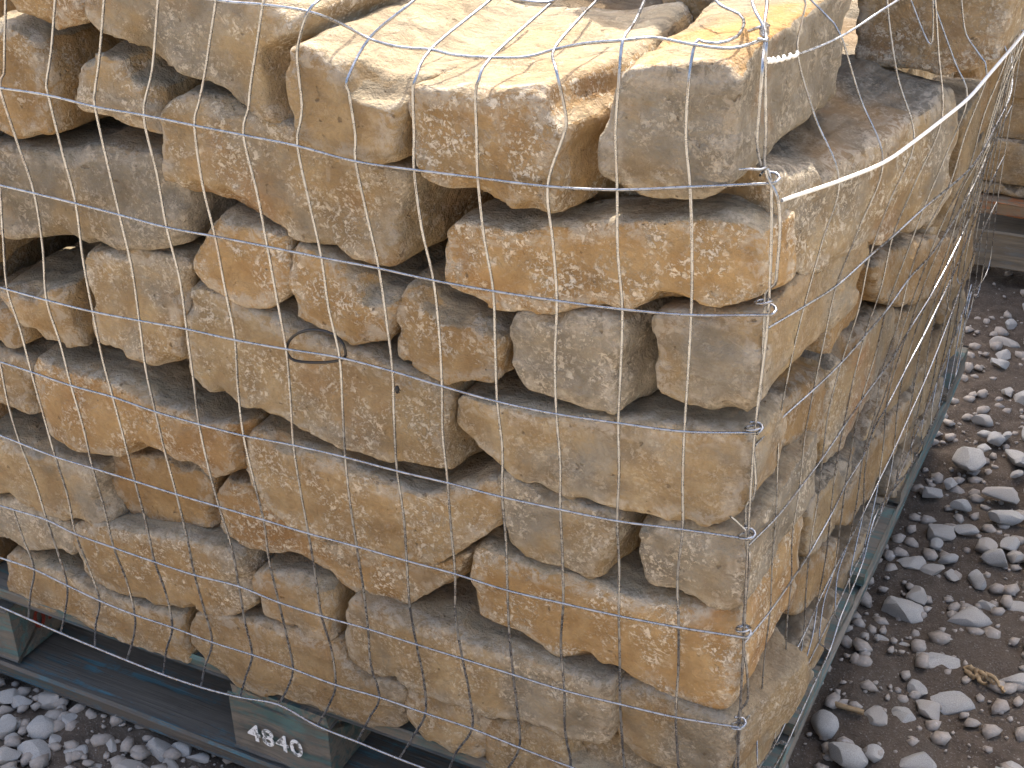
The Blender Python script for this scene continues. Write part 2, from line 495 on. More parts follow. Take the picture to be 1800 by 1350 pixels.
ROOT = mat_plain('dry_plant', (0.34, 0.24, 0.13), 0.9, 0.4)

# ------------------------------------------------------------------ ground
TILT = 0.026


def gz(x, y):
    return -0.736 - TILT * (np.clip(x, -1.6, 1.6) + 0.5)


gx = np.concatenate([[-90, -40, -18, -9, -5, -3.2, -2.2], np.arange(-1.2, 0.55, 0.009), [0.7, 0.9, 1.2, 1.6, 2.2, 3.2, 5, 9, 18, 40, 90]])
gy = np.concatenate([[-90, -40, -18, -9, -5, -3, -1.8, -1.1, -0.7, -0.45], np.arange(-0.3, 1.65, 0.009), [1.8, 2.0, 2.6, 3.5, 5, 9, 18, 40, 90]])
GX, GY = np.meshgrid(gx, gy, indexing='ij')
pp = np.stack([GX, GY, np.zeros_like(GX)], -1)
GZ = gz(GX, GY) + 0.012 * vnoise(pp / 0.23, 1) + 0.006 * vnoise(pp / 0.07, 2) + 0.004 * vnoise(pp / 0.028, 3) + 0.0025 * vnoise(pp / 0.013, 4) - 0.006
nx_, ny_ = GX.shape
ii = np.arange(nx_ * ny_).reshape(nx_, ny_)
gq = np.stack([ii[:-1, :-1], ii[1:, :-1], ii[1:, 1:], ii[:-1, 1:]], -1).reshape(-1, 4)
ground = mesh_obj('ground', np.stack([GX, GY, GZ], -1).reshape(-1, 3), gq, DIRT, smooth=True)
tag(ground, kind='structure')

# ------------------------------------------------------------------ pallet under the stack


def board(name, x0, x1, y0, y1, z0, z1, mat, parent, seed=0, chip=0.0025, nseg=6):
    """A sawn board: slightly uneven long edges, softened arrises."""
    rng = np.random.default_rng(seed + 11)
    dx, dy, dz = x1 - x0, y1 - y0, z1 - z0
    long = 0 if dx >= dy else 1
    bm = bmesh.new()
    b = min(0.003, dz * 0.15)
    prof = [(-1, -1), (-1, 1), (1, 1), (1, -1)]
    n = nseg + 1
    rings = []
    for i in range(n):
        t = i / nseg
        ring = []
        for (a, c) in ((-1, -1), (-1, 1), (1, 1), (1, -1)):
            for (ka, kc) in ((0, 1), (1, 0)) if a * c > 0 else ((1, 0), (0, 1)):
                wv = (dy if long == 0 else dx) / 2
                off_a = a * (wv - b * ka) + rng.normal(0, chip) * 0.5
                off_c = c * (dz / 2 - b * kc) + rng.normal(0, chip) * 0.25
                L = (t - 0.5) * (dx if long == 0 else dy)
                ring.append(bm.verts.new((L, off_a, off_c) if long == 0 else (off_a, L, off_c)))
        rings.append(ring)
    for i in range(n - 1):
        for k in range(8):
            bm.faces.new((rings[i][k], rings[i][(k + 1) % 8], rings[i + 1][(k + 1) % 8], rings[i + 1][k]))
    bm.faces.new(rings[0]); bm.faces.new(rings[-1][::-1])
    bmesh.ops.recalc_face_normals(bm, faces=bm.faces)
    me = bpy.data.meshes.new(name); bm.to_mesh(me); bm.free()
    me.materials.append(mat)
    o = bpy.data.objects.new(name, me); COL.objects.link(o)
    o.location = ((x0 + x1) / 2, (y0 + y1) / 2, (z0 + z1) / 2)
    if parent: o.parent = parent
    return o


def stencil(name, text, size, parent, loc, rot, mat):
    cu = bpy.data.curves.new(name, 'FONT'); cu.body = text; cu.size = size; cu.extrude = 0.0003
    cu.space_character = 1.12; cu.offset = 0.0006
    t = bpy.data.objects.new(name + '_curve', cu); COL.objects.link(t)
    dg = bpy.context.evaluated_depsgraph_get()
    me = bpy.data.meshes.new_from_object(t.evaluated_get(dg))
    bpy.data.objects.remove(t)
    me.materials.clear(); me.materials.append(mat)
    o = bpy.data.objects.new(name, me); COL.objects.link(o)
    o.parent = parent; o.location = loc; o.rotation_euler = rot
    return o


PZ = -0.591        # top of the deck boards at x = -0.5
PY = 0.015         # front of the pallet
pal = thing('wooden_pallet', 'teal painted block pallet under the big caged stack of tan stones', 'pallet', (-0.5, PY, PZ))
pal.rotation_euler = (0, TILT, R(0.35))
XR, XL = 0.496, -0.52           # local right and left ends
yy = 0.0
for i, wd in enumerate((0.138, 0.095, 0.095, 0.14, 0.095, 0.095, 0.14)):
    board('deck_board', XL, XR - 0.001 * (i % 3), yy, yy + wd, -0.0175, 0, TEAL, pal, i)
    yy += wd + (0.028 if i not in (2,) else 0.03)
DEPTH = yy - 0.028
for x0, x1 in ((XL, XL + 0.125), (-0.045, 0.075), (XR - 0.14, XR)):
    board('stringer_board', x0, x1, 0.001, DEPTH - 0.001, -0.0362, -0.0181, TEAL_Y, pal, int(x0 * 100) + 300)
for j, (y0, y1) in enumerate(((0.002, 0.112), (DEPTH / 2 - 0.06, DEPTH / 2 + 0.06), (DEPTH - 0.11, DEPTH - 0.002))):
    for i, (x0, x1) in enumerate(((XL, XL + 0.168 if j == 0 else XL + 0.125), (-0.052, 0.068), (XR - 0.19, XR - 0.05))):
        b = board('block', x0, x1, y0, y1, -0.114, -0.0368, BARE if (i == 2 or j) else TEAL, pal, 40 + i + 3 * j, nseg=3)
        if j == 0 and i == 1:
            stencil('stencil_number', '4840', 0.031, b, (-0.037, -0.0572, -0.013), (R(90), 0, 0), STENCIL)
        if j == 0 and i == 0:
            stencil('stencil_mark', '0.', 0.036, b, (0.0875, -0.022, -0.012), (R(90), 0, R(90)), RED)
for i, (y0, y1) in enumerate(((-0.002, 0.135), (DEPTH / 2 - 0.07, DEPTH / 2 + 0.07), (DEPTH - 0.13, DEPTH))):
    board('bottom_board', XL, XR - 0.03, y0, y1, -0.136, -0.1145, TEAL_LOW if i == 0 else TEAL, pal, 60 + i)

# ------------------------------------------------------------------ the stones of the stack
GRP = 'building stones stacked in the wire cage'
SEED = [100]


def place(name, V, Q, at, o, u, v, w, label, col, group=GRP, cat='stone'):
    c = (V.min(0) + V.max(0)) / 2
    base = np.array([c[0], c[1], V[:, 2].min()])
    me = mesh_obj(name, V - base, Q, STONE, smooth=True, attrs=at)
    me.location = o + base[0] * u + base[1] * v + base[2] * w
    me.matrix_world = Matrix([[u[i], v[i], w[i], me.location[i]] for i in range(3)] + [[0, 0, 0, 1]])
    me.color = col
    return tag(me, label, cat, group)


UX, UY, UZ = np.eye(3)


def front(label, pts, Y=0.008, d=0.16, rise=0.2, shear=0.0, g=0.3, fl=0.8, val=0.5, iron=0.3, r=0.0026, skew=0.0, amp=1.0, flare=0.3, h=0.0038):
    SEED[0] += 1
    if rise > 0.06: rise *= 0.2
    q = np.array([onY(x, y, Y) for x, y in P(pts)])
    V, Q, at = carve(q[:, [0, 2]], d, SEED[0], rise, 0.0, r, h=h, skew=skew, amp=amp, flare=shear or flare, cap=d if shear else 0.09)
    o = place('building_stone', V, Q, at, np.array([0, Y, 0]), UX, UY, UZ, label, (g, fl, val, iron))
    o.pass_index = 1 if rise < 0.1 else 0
    return o


def side(label, pts, inset=0.016, d=0.14, rise=0.3, g=0.3, fl=0.6, val=0.5, iron=0.3, r=0.003):
    SEED[0] += 1
    inset += (SEED[0] * 7 % 5) * 0.003
    q3 = np.array([on_side(x, y, inset) for x, y in P(pts)])
    c = q3.mean(0)
    m = surfX(c[1] + 0.04, c[2]) - surfX(c[1] - 0.04, c[2])
    u = np.array([m / 0.08, 1, 0]); u /= np.linalg.norm(u)
    v = np.array([-u[1], u[0], 0]); w = UZ
    o = np.array([surfX(c[1], c[2]) - inset, c[1], c[2]])
    q = np.array([on_plane(x, y, o, v) - o for x, y in P(pts)])
    pl = np.stack([q @ u, q @ w], 1)
    V, Q, at = carve(pl, d, SEED[0], rise, 0, r)
    return place('building_stone', V, Q, at, o, u, v, w, label, (g, fl, val, iron))


# --- top course
front('tan stone cut by the top left corner of the photo, above a rounder stone',
      '-40,-60 5,-5 20,25 50,52 66,57 90,55 120,43 150,38 146,10 132,-10 120,-70', Y=0.012, d=0.12, rise=0, g=0.25)
front('broad flecked tan stone in the top course, at the left of the two sunlit tops',
      '140,-60 146,30 172,55 200,72 240,100 280,112 330,131 370,150 400,175 440,195 511,216 545,228 540,175 530,95 505,70 516,28 482,6 400,-30 300,-60',
      Y=0.012, d=0.2, rise=0, g=0.5, fl=0.8, val=0.52)
front('smooth plain tan block with a pale sunlit top, in the top course',
      '506,90 530,80 565,98 600,122 616,134 645,150 690,153 716,153 703,185 692,215 684,292 640,288 600,278 545,262 514,248 509,180',
      Y=-0.005, d=0.212, rise=0, g=0.32, fl=0.12, val=0.46, iron=0.1, amp=0.7)
front('big flecked tan block with the brightest sunlit top, at the centre of the top course',
      '725,153 750,160 790,156 835,159 880,160 937,150 952,165 957,200 980,235 966,280 975,325 968,375 940,376 880,362 830,352 790,341 750,330 735,305 721,270 709,220 711,180',
      Y=-0.004, d=0.21, rise=0, g=0.25, fl=1.0, val=0.5, iron=0.3, flare=0.3)
front('grey and tan corner stone of the top course with an orange stained sunlit top',
      '1075,168 1092,134 1140,126 1200,121 1265,117 1290,120 1284,200 1278,325 1240,352 1200,357 1150,350 1105,341 1072,323 1057,290 1054,230',
      Y=0.006, d=0.21, rise=0.05, shear=0.09, g=1.0, fl=0.5, val=0.5, iron=0.95)
# --- second course
front('tan stone at the left edge just below the top left corner stone',
      '-40,48 12,48 60,77 70,100 82,140 87,235 60,241 20,243 -40,238', Y=0.012, d=0.163, g=0.2, fl=0.8)
front('small rounded tan stone wedged under the broad top left stone',
      '119,140 135,112 165,95 200,105 225,140 262,163 262,200 291,247 250,236 200,221 150,200 127,178', Y=0.012, d=0.16, rise=0.24, g=0.3, fl=0.7)
front('long flecked tan stone beneath the two left sunlit blocks',
      '289,250 290,195 310,165 345,163 420,193 480,213 560,250 640,288 700,300 712,312 695,400 686,472 650,469 600,451 540,431 470,402 420,386 370,351 340,346 300,326 290,296',
      Y=0.012, d=0.18, rise=0.17, g=0.35, fl=0.9, iron=0.55)
front('yellow ochre corner stone with dense pale flecks in the second course',
      '785,490 784,440 795,408 815,394 870,399 920,404 980,395 1060,390 1110,392 1180,385 1250,383 1300,398 1334,425 1342,500 1336,530 1300,546 1200,546 1100,546 1000,549 900,546 860,541 815,521 795,506',
      Y=0.016, d=0.05, rise=0.28, shear=0.2, g=0.14, fl=1.0, val=0.56, iron=0.25)
# --- third course
front('wide grey stone at the left edge with a chipped curved flake',
      '-40,262 35,262 110,276 150,263 190,259 215,269 265,271 290,293 323,345 319,430 300,436 200,438 140,438 90,433 40,421 -40,405',
      Y=0.012, d=0.18, rise=0.20, g=0.95, fl=0.55, val=0.47)
front('small ochre stone below the long flecked stone, left of its twin',
      '344,470 350,430 365,404 385,386 430,401 495,421 502,470 499,525 470,541 440,539 400,526 361,500', Y=0.012, d=0.16, rise=0.24, g=0.1, fl=0.9, val=0.52)
front('small ochre stone with a dark grey sloping top, right of its twin',
      '497,490 503,450 520,431 570,453 600,471 630,501 655,522 686,528 681,560 666,601 645,606 600,596 560,581 528,556 518,520', Y=0.012, d=0.163, rise=0.26, g=0.15, fl=0.9, val=0.54)
front('brown squarish stone with dark seams under the left end of the ochre corner stone',
      '687,600 687,550 700,520 720,500 745,525 775,546 800,546 825,561 850,581 873,595 874,640 870,670 840,681 800,681 750,669 710,651 690,630', Y=0.014, d=0.163, rise=0.26, g=0.22, fl=0.8, val=0.47, iron=0.5)
front('speckled grey squarish stone with an ochre lower corner, third course',
      '890,620 897,557 940,548 1000,551 1060,559 1086,580 1082,650 1088,700 1084,729 1050,731 1000,716 950,701 915,681 895,645', Y=0.014, d=0.16, g=1.15, fl=0.7, val=0.52)
front('brown and tan stone at the corner below the yellow ochre corner stone',
      '1148,620 1152,560 1200,553 1300,556 1338,560 1340,640 1327,715 1300,729 1250,726 1190,713 1155,691 1147,650', Y=0.018, d=0.19, rise=0.15, shear=0.11, g=0.55, fl=0.25, val=0.48, iron=0.3)
# --- fourth course
front('tan stone with a dark grey top under the wide grey left stone',
      '-10,508 40,506 75,513 108,509 112,540 130,600 140,613 115,611 70,601 45,581 20,551', Y=0.02, d=0.163, rise=0.26, g=0.3, fl=0.2, val=0.5)
front('sliver of tan stone at the far left edge in the fourth course', '-40,515 8,540 30,575 36,600 15,606 -40,600', Y=0.02, d=0.12, g=0.2, fl=0.3, val=0.45)
front('squarish tan stone with a split lower corner, left half, fourth course',
      '147,500 148,446 200,441 300,451 330,460 318,500 322,560 321,646 290,641 230,626 180,616 160,601 148,546', Y=0.012, d=0.16, g=0.35, fl=0.7, val=0.5)
front('long tan stone behind the black rubber loop',
      '324,600 324,545 330,515 350,504 400,530 470,560 510,580 600,611 640,626 690,655 768,681 774,720 772,780 786,839 740,831 690,821 640,801 590,786 550,766 500,741 450,731 420,716 380,706 345,691 331,650',
      Y=0.01, d=0.17, g=0.55, fl=0.85, val=0.5)
front('long pale tan corner stone with a tapered left end, fourth course',
      '793,740 800,712 815,699 860,712 900,720 980,731 1080,739 1150,746 1250,756 1300,761 1320,776 1322,830 1311,880 1290,906 1250,921 1200,919 1130,906 1090,901 1000,881 940,856 900,841 870,811 830,781 803,760',
      Y=0.02, d=0.06, rise=0.35, shear=0.1, g=0.55, fl=0.35, val=0.54, iron=0.15, amp=0.8)
# --- fifth course
front('tan stone end at the left edge touching a long ochre stone', '-40,612 20,625 50,640 56,680 62,727 30,716 -40,696', Y=0.014, d=0.163, g=0.3, fl=0.7)
front('long ochre stone with a dark grey top ledge, left half, fifth course',
      '54,660 58,630 75,640 130,656 190,671 250,691 280,713 330,726 350,741 420,746 427,770 421,820 396,839 370,836 340,821 300,806 250,801 200,806 150,796 110,786 80,771 61,740',
      Y=0.01, d=0.18, rise=0.30, g=0.15, fl=0.75, val=0.55)
front('big tan stone with a sweeping lower edge and ochre right end',
      '427,810 431,775 450,764 520,790 590,808 620,826 690,856 740,869 800,855 860,847 871,880 867,933 833,945 800,975 745,991 700,993 640,986 600,969 555,951 510,926 470,901 444,860',
      Y=0.01, d=0.17, rise=0.25, g=0.3, fl=0.8, val=0.54)
front('greyish tan squarish stone under the pale tapered corner stone',
      '867,880 875,850 890,839 950,874 1000,888 1060,903 1084,918 1074,960 1046,1016 1020,1019 985,1006 940,991 895,971 879,930', Y=0.014, d=0.16, rise=0.24, g=0.6, fl=0.75, val=0.46)
front('grey corner stone with pale flecks under the tapered corner stone',
      '1116,960 1120,925 1140,914 1200,919 1280,938 1312,950 1308,1000 1302,1060 1270,1076 1220,1066 1180,1056 1140,1031 1121,1005', Y=0.02, d=0.17, rise=0.2, shear=0.06, g=1.1, fl=0.8, val=0.54)
# --- sixth course
front('smooth pale stone with a dark broken right side, near the left edge',
      '-40,760 0,772 50,787 110,806 166,829 169,870 192,922 150,929 125,916 80,906 40,891 -40,865', Y=0.012, d=0.163, rise=0.25, g=0.6, fl=0.4, val=0.58)
front('plain ochre stone set back in shade under the long ochre stone',
      '186,830 190,803 250,803 300,805 345,815 378,835 374,880 370,928 340,933 300,926 260,916 225,906 204,860', Y=0.03, d=0.16, g=0.1, fl=0.15, val=0.47)
front('flecked ochre stone with a rounded belly, under the big stone with the sweeping edge',
      '371,910 377,872 400,846 440,850 500,900 560,945 640,975 720,985 775,990 805,975 824,972 802,1021 750,1049 710,1071 680,1073 640,1056 600,1031 565,1006 540,986 480,979 430,966 389,936',
      Y=0.022, d=0.16, g=0.15, fl=1.0, val=0.5)
front('long rust and ochre corner stone with pale patches, sixth course',
      '827,1000 830,970 845,958 900,983 960,1003 1050,1025 1100,1048 1150,1060 1200,1070 1290,1078 1304,1110 1300,1180 1289,1237 1265,1256 1230,1251 1170,1226 1100,1196 1020,1173 985,1161 930,1121 880,1101 845,1086 831,1050',
      Y=0.018, d=0.163, rise=0.17, flare=0.0, g=0.18, fl=0.95, val=0.56, iron=0.5)
# --- bottom courses
front('pale grey stone at the left edge above the bottom course', '-40,880 30,880 60,899 125,928 131,976 100,971 60,973 30,961 -40,940', Y=0.014, d=0.163, g=1.1, fl=0.6, val=0.58)
front('flecked tan stone on the bottom course, under the plain set back stone',
      '127,955 130,930 175,924 230,935 310,945 370,963 410,978 421,1010 440,1070 400,1087 385,1091 315,1074 250,1066 200,1046 150,1011 139,985', Y=0.01, d=0.16, rise=0.24, g=0.28, fl=1.0, val=0.5)
front('tan stone overhanging the pallet edge at the left',
      '3,1000 2,977 20,974 60,985 110,1010 140,1020 200,1050 250,1069 315,1081 320,1120 327,1166 300,1164 250,1151 200,1121 150,1101 100,1086 50,1066 19,1050', Y=0.012, d=0.16, rise=0.23, g=0.28, fl=0.6, val=0.5)
front('small plain tan block between two larger stones near the pallet number',
      '446,1030 450,1010 480,1011 540,1024 567,1040 578,1060 577,1110 583,1126 550,1121 500,1101 470,1093 454,1085', Y=0.012, d=0.163, rise=0.25, g=0.3, fl=0.3, val=0.47)
front('tan bottom stone directly above the pallet number',
      '331,1115 336,1087 400,1087 470,1099 560,1124 602,1142 618,1180 690,1202 708,1216 706,1275 690,1285 660,1284 600,1264 560,1256 510,1236 450,1221 400,1201 355,1181 337,1150',
      Y=0.01, d=0.17, rise=0.2, g=0.32, fl=0.5, val=0.48)
front('long greyish tan stone with a dark sloping top, low in the middle',
      '601,1100 605,1065 620,1050 680,1075 740,1095 790,1110 805,1126 850,1140 900,1150 960,1172 1030,1196 1068,1202 1064,1260 1064,1306 1030,1317 1005,1312 967,1285 907,1274 830,1254 800,1238 713,1211 640,1186 611,1165',
      Y=0.008, d=0.17, rise=0.30, g=0.62, fl=0.75, val=0.5)
front('tan bottom stone with a rounded left edge, right of the pallet number',
      '711,1240 715,1212 740,1219 800,1238 832,1254 847,1280 851,1332 820,1330 780,1319 740,1301 717,1275', Y=0.012, d=0.163, g=0.35, fl=0.7, val=0.48)
front('tan stone cut by the bottom edge of the photo, centre', '838,1280 846,1264 907,1274 970,1286 1005,1314 1060,1325 1115,1345 1125,1420 1000,1440 850,1425 846,1332', Y=0.014, d=0.163, g=0.45, fl=0.6, val=0.47)
front('plain tan stone at the foot of the corner, lowest on the front',
      '1073,1245 1078,1208 1095,1199 1170,1225 1240,1255 1287,1285 1293,1330 1272,1371 1200,1376 1130,1346 1098,1319 1079,1285', Y=0.018, d=0.13, rise=0.23, g=0.45, fl=0.55, val=0.46)
front('bottom corner stone resting on the pallet, partly below the photo', '1128,1352 1200,1380 1272,1376 1296,1340 1300,1440 1120,1440', Y=0.03, d=0.1, flare=0.0, g=0.4, fl=0.5, val=0.47)

# --- right side of the stack
side('large stone with grey top and brown flecked side, right of the yellow corner stone',
     '1376,306 1440,304 1520,268 1600,215 1660,166 1688,158 1684,230 1666,330 1641,385 1611,408 1541,432 1471,470 1421,485 1384,485 1378,400',
     inset=0.016, d=0.2, rise=0.25, g=0.45, fl=0.9, val=0.48, iron=0.5)
side('rusty red brown stone on the right side, below the smooth corner stone end',
     '1369,720 1390,696 1430,669 1463,650 1467,700 1448,763 1426,781 1391,796 1369,792', inset=0.02, d=0.13, g=0.1, fl=0.6, val=0.42, iron=1.0)
side('pinkish stone with grey veins on the right side',
     '1468,650 1500,600 1545,545 1577,538 1572,600 1546,670 1511,741 1481,791 1456,819 1453,760', inset=0.014, d=0.14, g=0.5, fl=0.7, val=0.47, iron=0.8)
side('ochre brown stone high on the right side near the far end',
     '1546,480 1575,446 1625,421 1660,418 1692,400 1702,440 1682,490 1652,520 1602,536 1562,536', inset=0.012, d=0.14, rise=0.25, g=0.2, fl=0.5, val=0.42, iron=0.5)
side('tan stone beyond the pinkish stone on the right side',
     '1585,552 1612,532 1650,505 1668,500 1640,590 1606,680 1566,752 1530,790 1516,788 1552,690 1578,620', inset=0.016, d=0.13, g=0.4, fl=0.4, val=0.45)
side('greenish tan stone low on the right side, second from the corner',
     '1447,850 1481,816 1512,792 1506,850 1474,920 1442,960 1421,985 1426,900', inset=0.018, d=0.13, g=0.65, fl=0.5, val=0.43)
side('ochre stone low on the right side, third from the corner',
     '1518,800 1562,745 1606,686 1626,660 1612,722 1572,802 1532,872 1501,921 1480,930', inset=0.012, d=0.13, g=0.25, fl=0.4, val=0.44)
side('ochre side stone with dark hollow, just right of the corner, low down',
     '1378,1010 1410,1000 1436,968 1478,948 1482,982 1461,1021 1431,1061 1408,1083 1385,1075', inset=0.012, d=0.13, g=0.12, fl=0.5, val=0.47, iron=0.6)
side('smooth brown bottom stone on the right side with a grey top',
     '1336,1300 1372,1228 1402,1158 1442,1092 1478,1042 1490,1040 1452,1132 1402,1236 1354,1330 1338,1345', inset=0.01, d=0.13, rise=0.30, g=0.3, fl=0.1, val=0.45)
side('tan bottom stone further back on the right side',
     '1490,1010 1512,960 1556,885 1576,850 1560,905 1516,1002 1480,1070 1470,1075', inset=0.012, d=0.12, rise=0.20, g=0.35, fl=0.2, val=0.43)
side('grey bottom stone at the far end of the right side',
     '1582,840 1608,790 1640,720 1664,660 1660,700 1628,790 1590,862 1574,880', inset=0.012, d=0.12, g=0.7, fl=0.2, val=0.42)
side('brownish stone far back on the right side above the pallet',
     '1632,650 1660,590 1684,520 1690,560 1668,640 1640,706 1620,730', inset=0.012, d=0.12, g=0.4, fl=0.3, val=0.43)


def block_face(label, pts, Y, d, **k):      # stones further back whose broad face looks at the camera
    return front(label, pts, Y=Y, d=d, **k)


Y2 = on_side(1750, 105, -0.005)[1]
block_face('big brown stone with fine level strata, in the top right corner of the photo',
           '1503,112 1600,118 1640,128 1666,129 1690,115 1722,108 1752,104 1768,50 1785,-10 1800,-70 1500,-90 1506,0', Y=Y2, d=0.22, rise=0, g=0.45, fl=0.8, val=0.47, iron=0.4, flare=0.05)
Y3 = on_side(1728, 215, -0.002)[1]
block_face('stone with rough grey top and brown face under the top right stone',
           '1600,200 1690,209 1731,215 1722,262 1702,332 1662,402 1600,400', Y=Y3, d=0.1, rise=0.2, g=0.35, fl=0.3, val=0.42, iron=0.5, flare=-0.4)

# --- stones seen over the top and filling behind
MOUND = 'stones filling the middle of the stack'


def box_stone(label, x0, x1, y0, y1, z0, z1, g, val, grp, h=0.007, amp=1.6, fl=0.5, name='building_stone', r=0.012, chips=9):
    SEED[0] += 1
    rg = np.random.default_rng(SEED[0])
    n = 12; pts = []
    for i, (a, b) in enumerate(((0, 0), (0.33, 0), (0.66, 0), (1, 0), (1, 0.5), (1, 1), (0.66, 1), (0.33, 1), (0, 1), (0, 0.5))):
        pts.append((x0 + (x1 - x0) * a + rg.normal(0, 0.004), z0 + (z1 - z0) * b + rg.normal(0, 0.003)))
    V, Q, at = carve(np.array(pts), y1 - y0, SEED[0], 0.0, 0, r, h=h, amp=amp, chips=chips)
    return place(name, V, Q, at, np.array([0, y0, 0]), UX, UY, UZ, label, (g, fl, val, 0.3), grp)


box_stone('grey stone in shade showing behind the two middle sunlit blocks', -0.36, -0.15, 0.24, 0.4, -0.06, 0.03, 1.0, 0.4, GRP, h=0.005, fl=0.1)  # darker grey tone carries the shade it lies in
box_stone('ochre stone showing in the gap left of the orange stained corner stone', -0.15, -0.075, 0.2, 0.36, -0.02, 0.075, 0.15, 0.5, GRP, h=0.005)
rg = random.Random(5)
zs = [-0.592, -0.485, -0.38, -0.275, -0.17, -0.065]
for zi in range(5):
    y = 0.175
    while y < 0.9:
        dy = rg.uniform(0.19, 0.25)
        x = -1.0 + rg.uniform(0, 0.04)
        while x < -0.16:
            dx = rg.uniform(0.22, 0.3)
            if x + dx > -0.1: dx = -0.1 - x
            if y < 0.34 or x < -0.72 or zi == 4 or y > 0.7 or x > -0.5:
                box_stone('tan stone in the middle of the stack hidden behind the outer stones', x, x + dx - 0.006, y, min(y + dy, 0.99) - 0.006,
                          zs[zi], zs[zi + 1] - 0.002, rg.uniform(0.1, 0.8), rg.uniform(0.42, 0.54), MOUND, h=0.011)
            x += dx
        y += dy
for zi in range(7):
    z0 = -0.59 + zi * 0.101
    yp = 500.0
    for _ in range(30):
        yp += (onY(-45, yp, 0.012)[2] - (z0 + 0.05)) * 1500
    x1 = onY(-50, yp, 0.012)[0]
    box_stone('tan stone at the left end of the stack beyond the edge of the photo', -1.02, x1, 0.012, 0.18, z0, z0 + 0.099, 0.3, 0.5, MOUND, h=0.009)
for zz in (0.075, 0.25):  # unseen stones added to shade the side stone below
    box_stone('brown stone added above the strata stone, out of view, to cast shade', -0.26, 0.1, Y2 + 0.01, Y2 + 0.22, zz, zz + 0.17, 0.4, 0.47, MOUND, h=0.008)
for zi, zz in enumerate((-0.063, 0.1, 0.262)):      # unseen higher rear courses, added to cast shade
    x = -1.0
    for j in range(3):
        dx = (0.26, 0.24, 0.235)[(j + zi) % 3]
        box_stone('tan stone added high at the rear of the stack, out of view, to cast shade', x, x + dx - 0.006, 0.52, 0.78, zz, zz + 0.16, 0.2 + 0.2 * j, 0.48, MOUND, h=0.011)
        x += dx
# outer right course behind the traced ones, and the far part of that side
for zi in range(5):
    y = 0.235 + rg.uniform(0, 0.06)
    while y < 0.93:
        dy = rg.uniform(0.15, 0.24)
        zc = (zs[zi] + zs[zi + 1]) / 2
        xo = min(surfX(y + dy / 2, zc), 0.035) - (0.06 if y < 0.62 else 0.02)
        box_stone('tan stone end on the far right side of the stack behind the wires', xo - 0.13, xo, y, min(y + dy, 0.99) - 0.005,
                  zs[zi] + rg.uniform(0, 0.005), zs[zi + 1] - rg.uniform(0.002, 0.01), rg.uniform(0.1, 0.75), rg.uniform(0.42, 0.5),
                  'stone ends along the far right side', h=0.006, amp=1.2)
        y += dy


# ------------------------------------------------------------------ wire mesh
def spline(pts, step=0.006):
    pts = np.asarray(pts, float)
    if len(pts) == 2: return pts
    p = np.vstack([2 * pts[0] - pts[1], pts, 2 * pts[-1] - pts[-2]])
    out = []
    for i in range(1, len(p) - 2):
        a, b, c, d = p[i - 1], p[i], p[i + 1], p[i + 2]
        n = int(min(14, max(2, np.linalg.norm(c - b) / step)))
        for t in np.linspace(0, 1, n, endpoint=False):
            out.append(0.5 * (2 * b + (c - a) * t + (2 * a - 5 * b + 4 * c - d) * t * t + (3 * b - a - 3 * c + d) * t ** 3))
    out.append(pts[-1])
    return np.array(out)


def tube_geo(pts, r, sides=7, closed=False):
    P_ = np.asarray(pts, float); n = len(P_)
    T = np.gradient(P_, axis=0) if not closed else np.roll(P_, -1, 0) - np.roll(P_, 1, 0)
    T /= np.maximum(np.linalg.norm(T, axis=1, keepdims=True), 1e-9)
    up = np.array([0.31, 0.52, 0.79]); Nn = np.zeros_like(P_)
    v = up - T[0] * (up @ T[0]); v /= np.linalg.norm(v)
    for i in range(n):
        v = v - T[i] * (v @ T[i]); v /= max(np.linalg.norm(v), 1e-9); Nn[i] = v
    B = np.cross(T, Nn)
    a = np.arange(sides) * 2 * math.pi / sides
    rr = np.broadcast_to(np.asarray(r, float), (n,))
    V = P_[:, None] + rr[:, None, None] * (np.cos(a)[None, :, None] * Nn[:, None] + np.sin(a)[None, :, None] * B[:, None])
    V = V.reshape(-1, 3)
    m = n if closed else n - 1
    i = np.arange(m)[:, None]; k = np.arange(sides)[None]
    i2 = (i + 1) % n; k2 = (k + 1) % sides
    F = np.stack([i * sides + k, i2 * sides + k, i2 * sides + k2, i * sides + k2], -1).reshape(-1, 4)
    return V, F


def tube(name, pts, r, mat, parent=None, sides=7, closed=False, loc=None):
    V, F = tube_geo(pts, r, sides, closed)
    o = np.zeros(3) if loc is None else np.asarray(loc)
    if loc is None and parent is not None: o = np.array(parent.location)
    ob = mesh_obj(name, V - o, F, mat, parent, smooth=True)
    if parent is None: ob.location = o
    return ob


YW = -0.0105
def yk(k, base=YW): return base + (0.024 if k == 0 else 0.012 if k == 1 else 0.004 if k == 2 else 0)


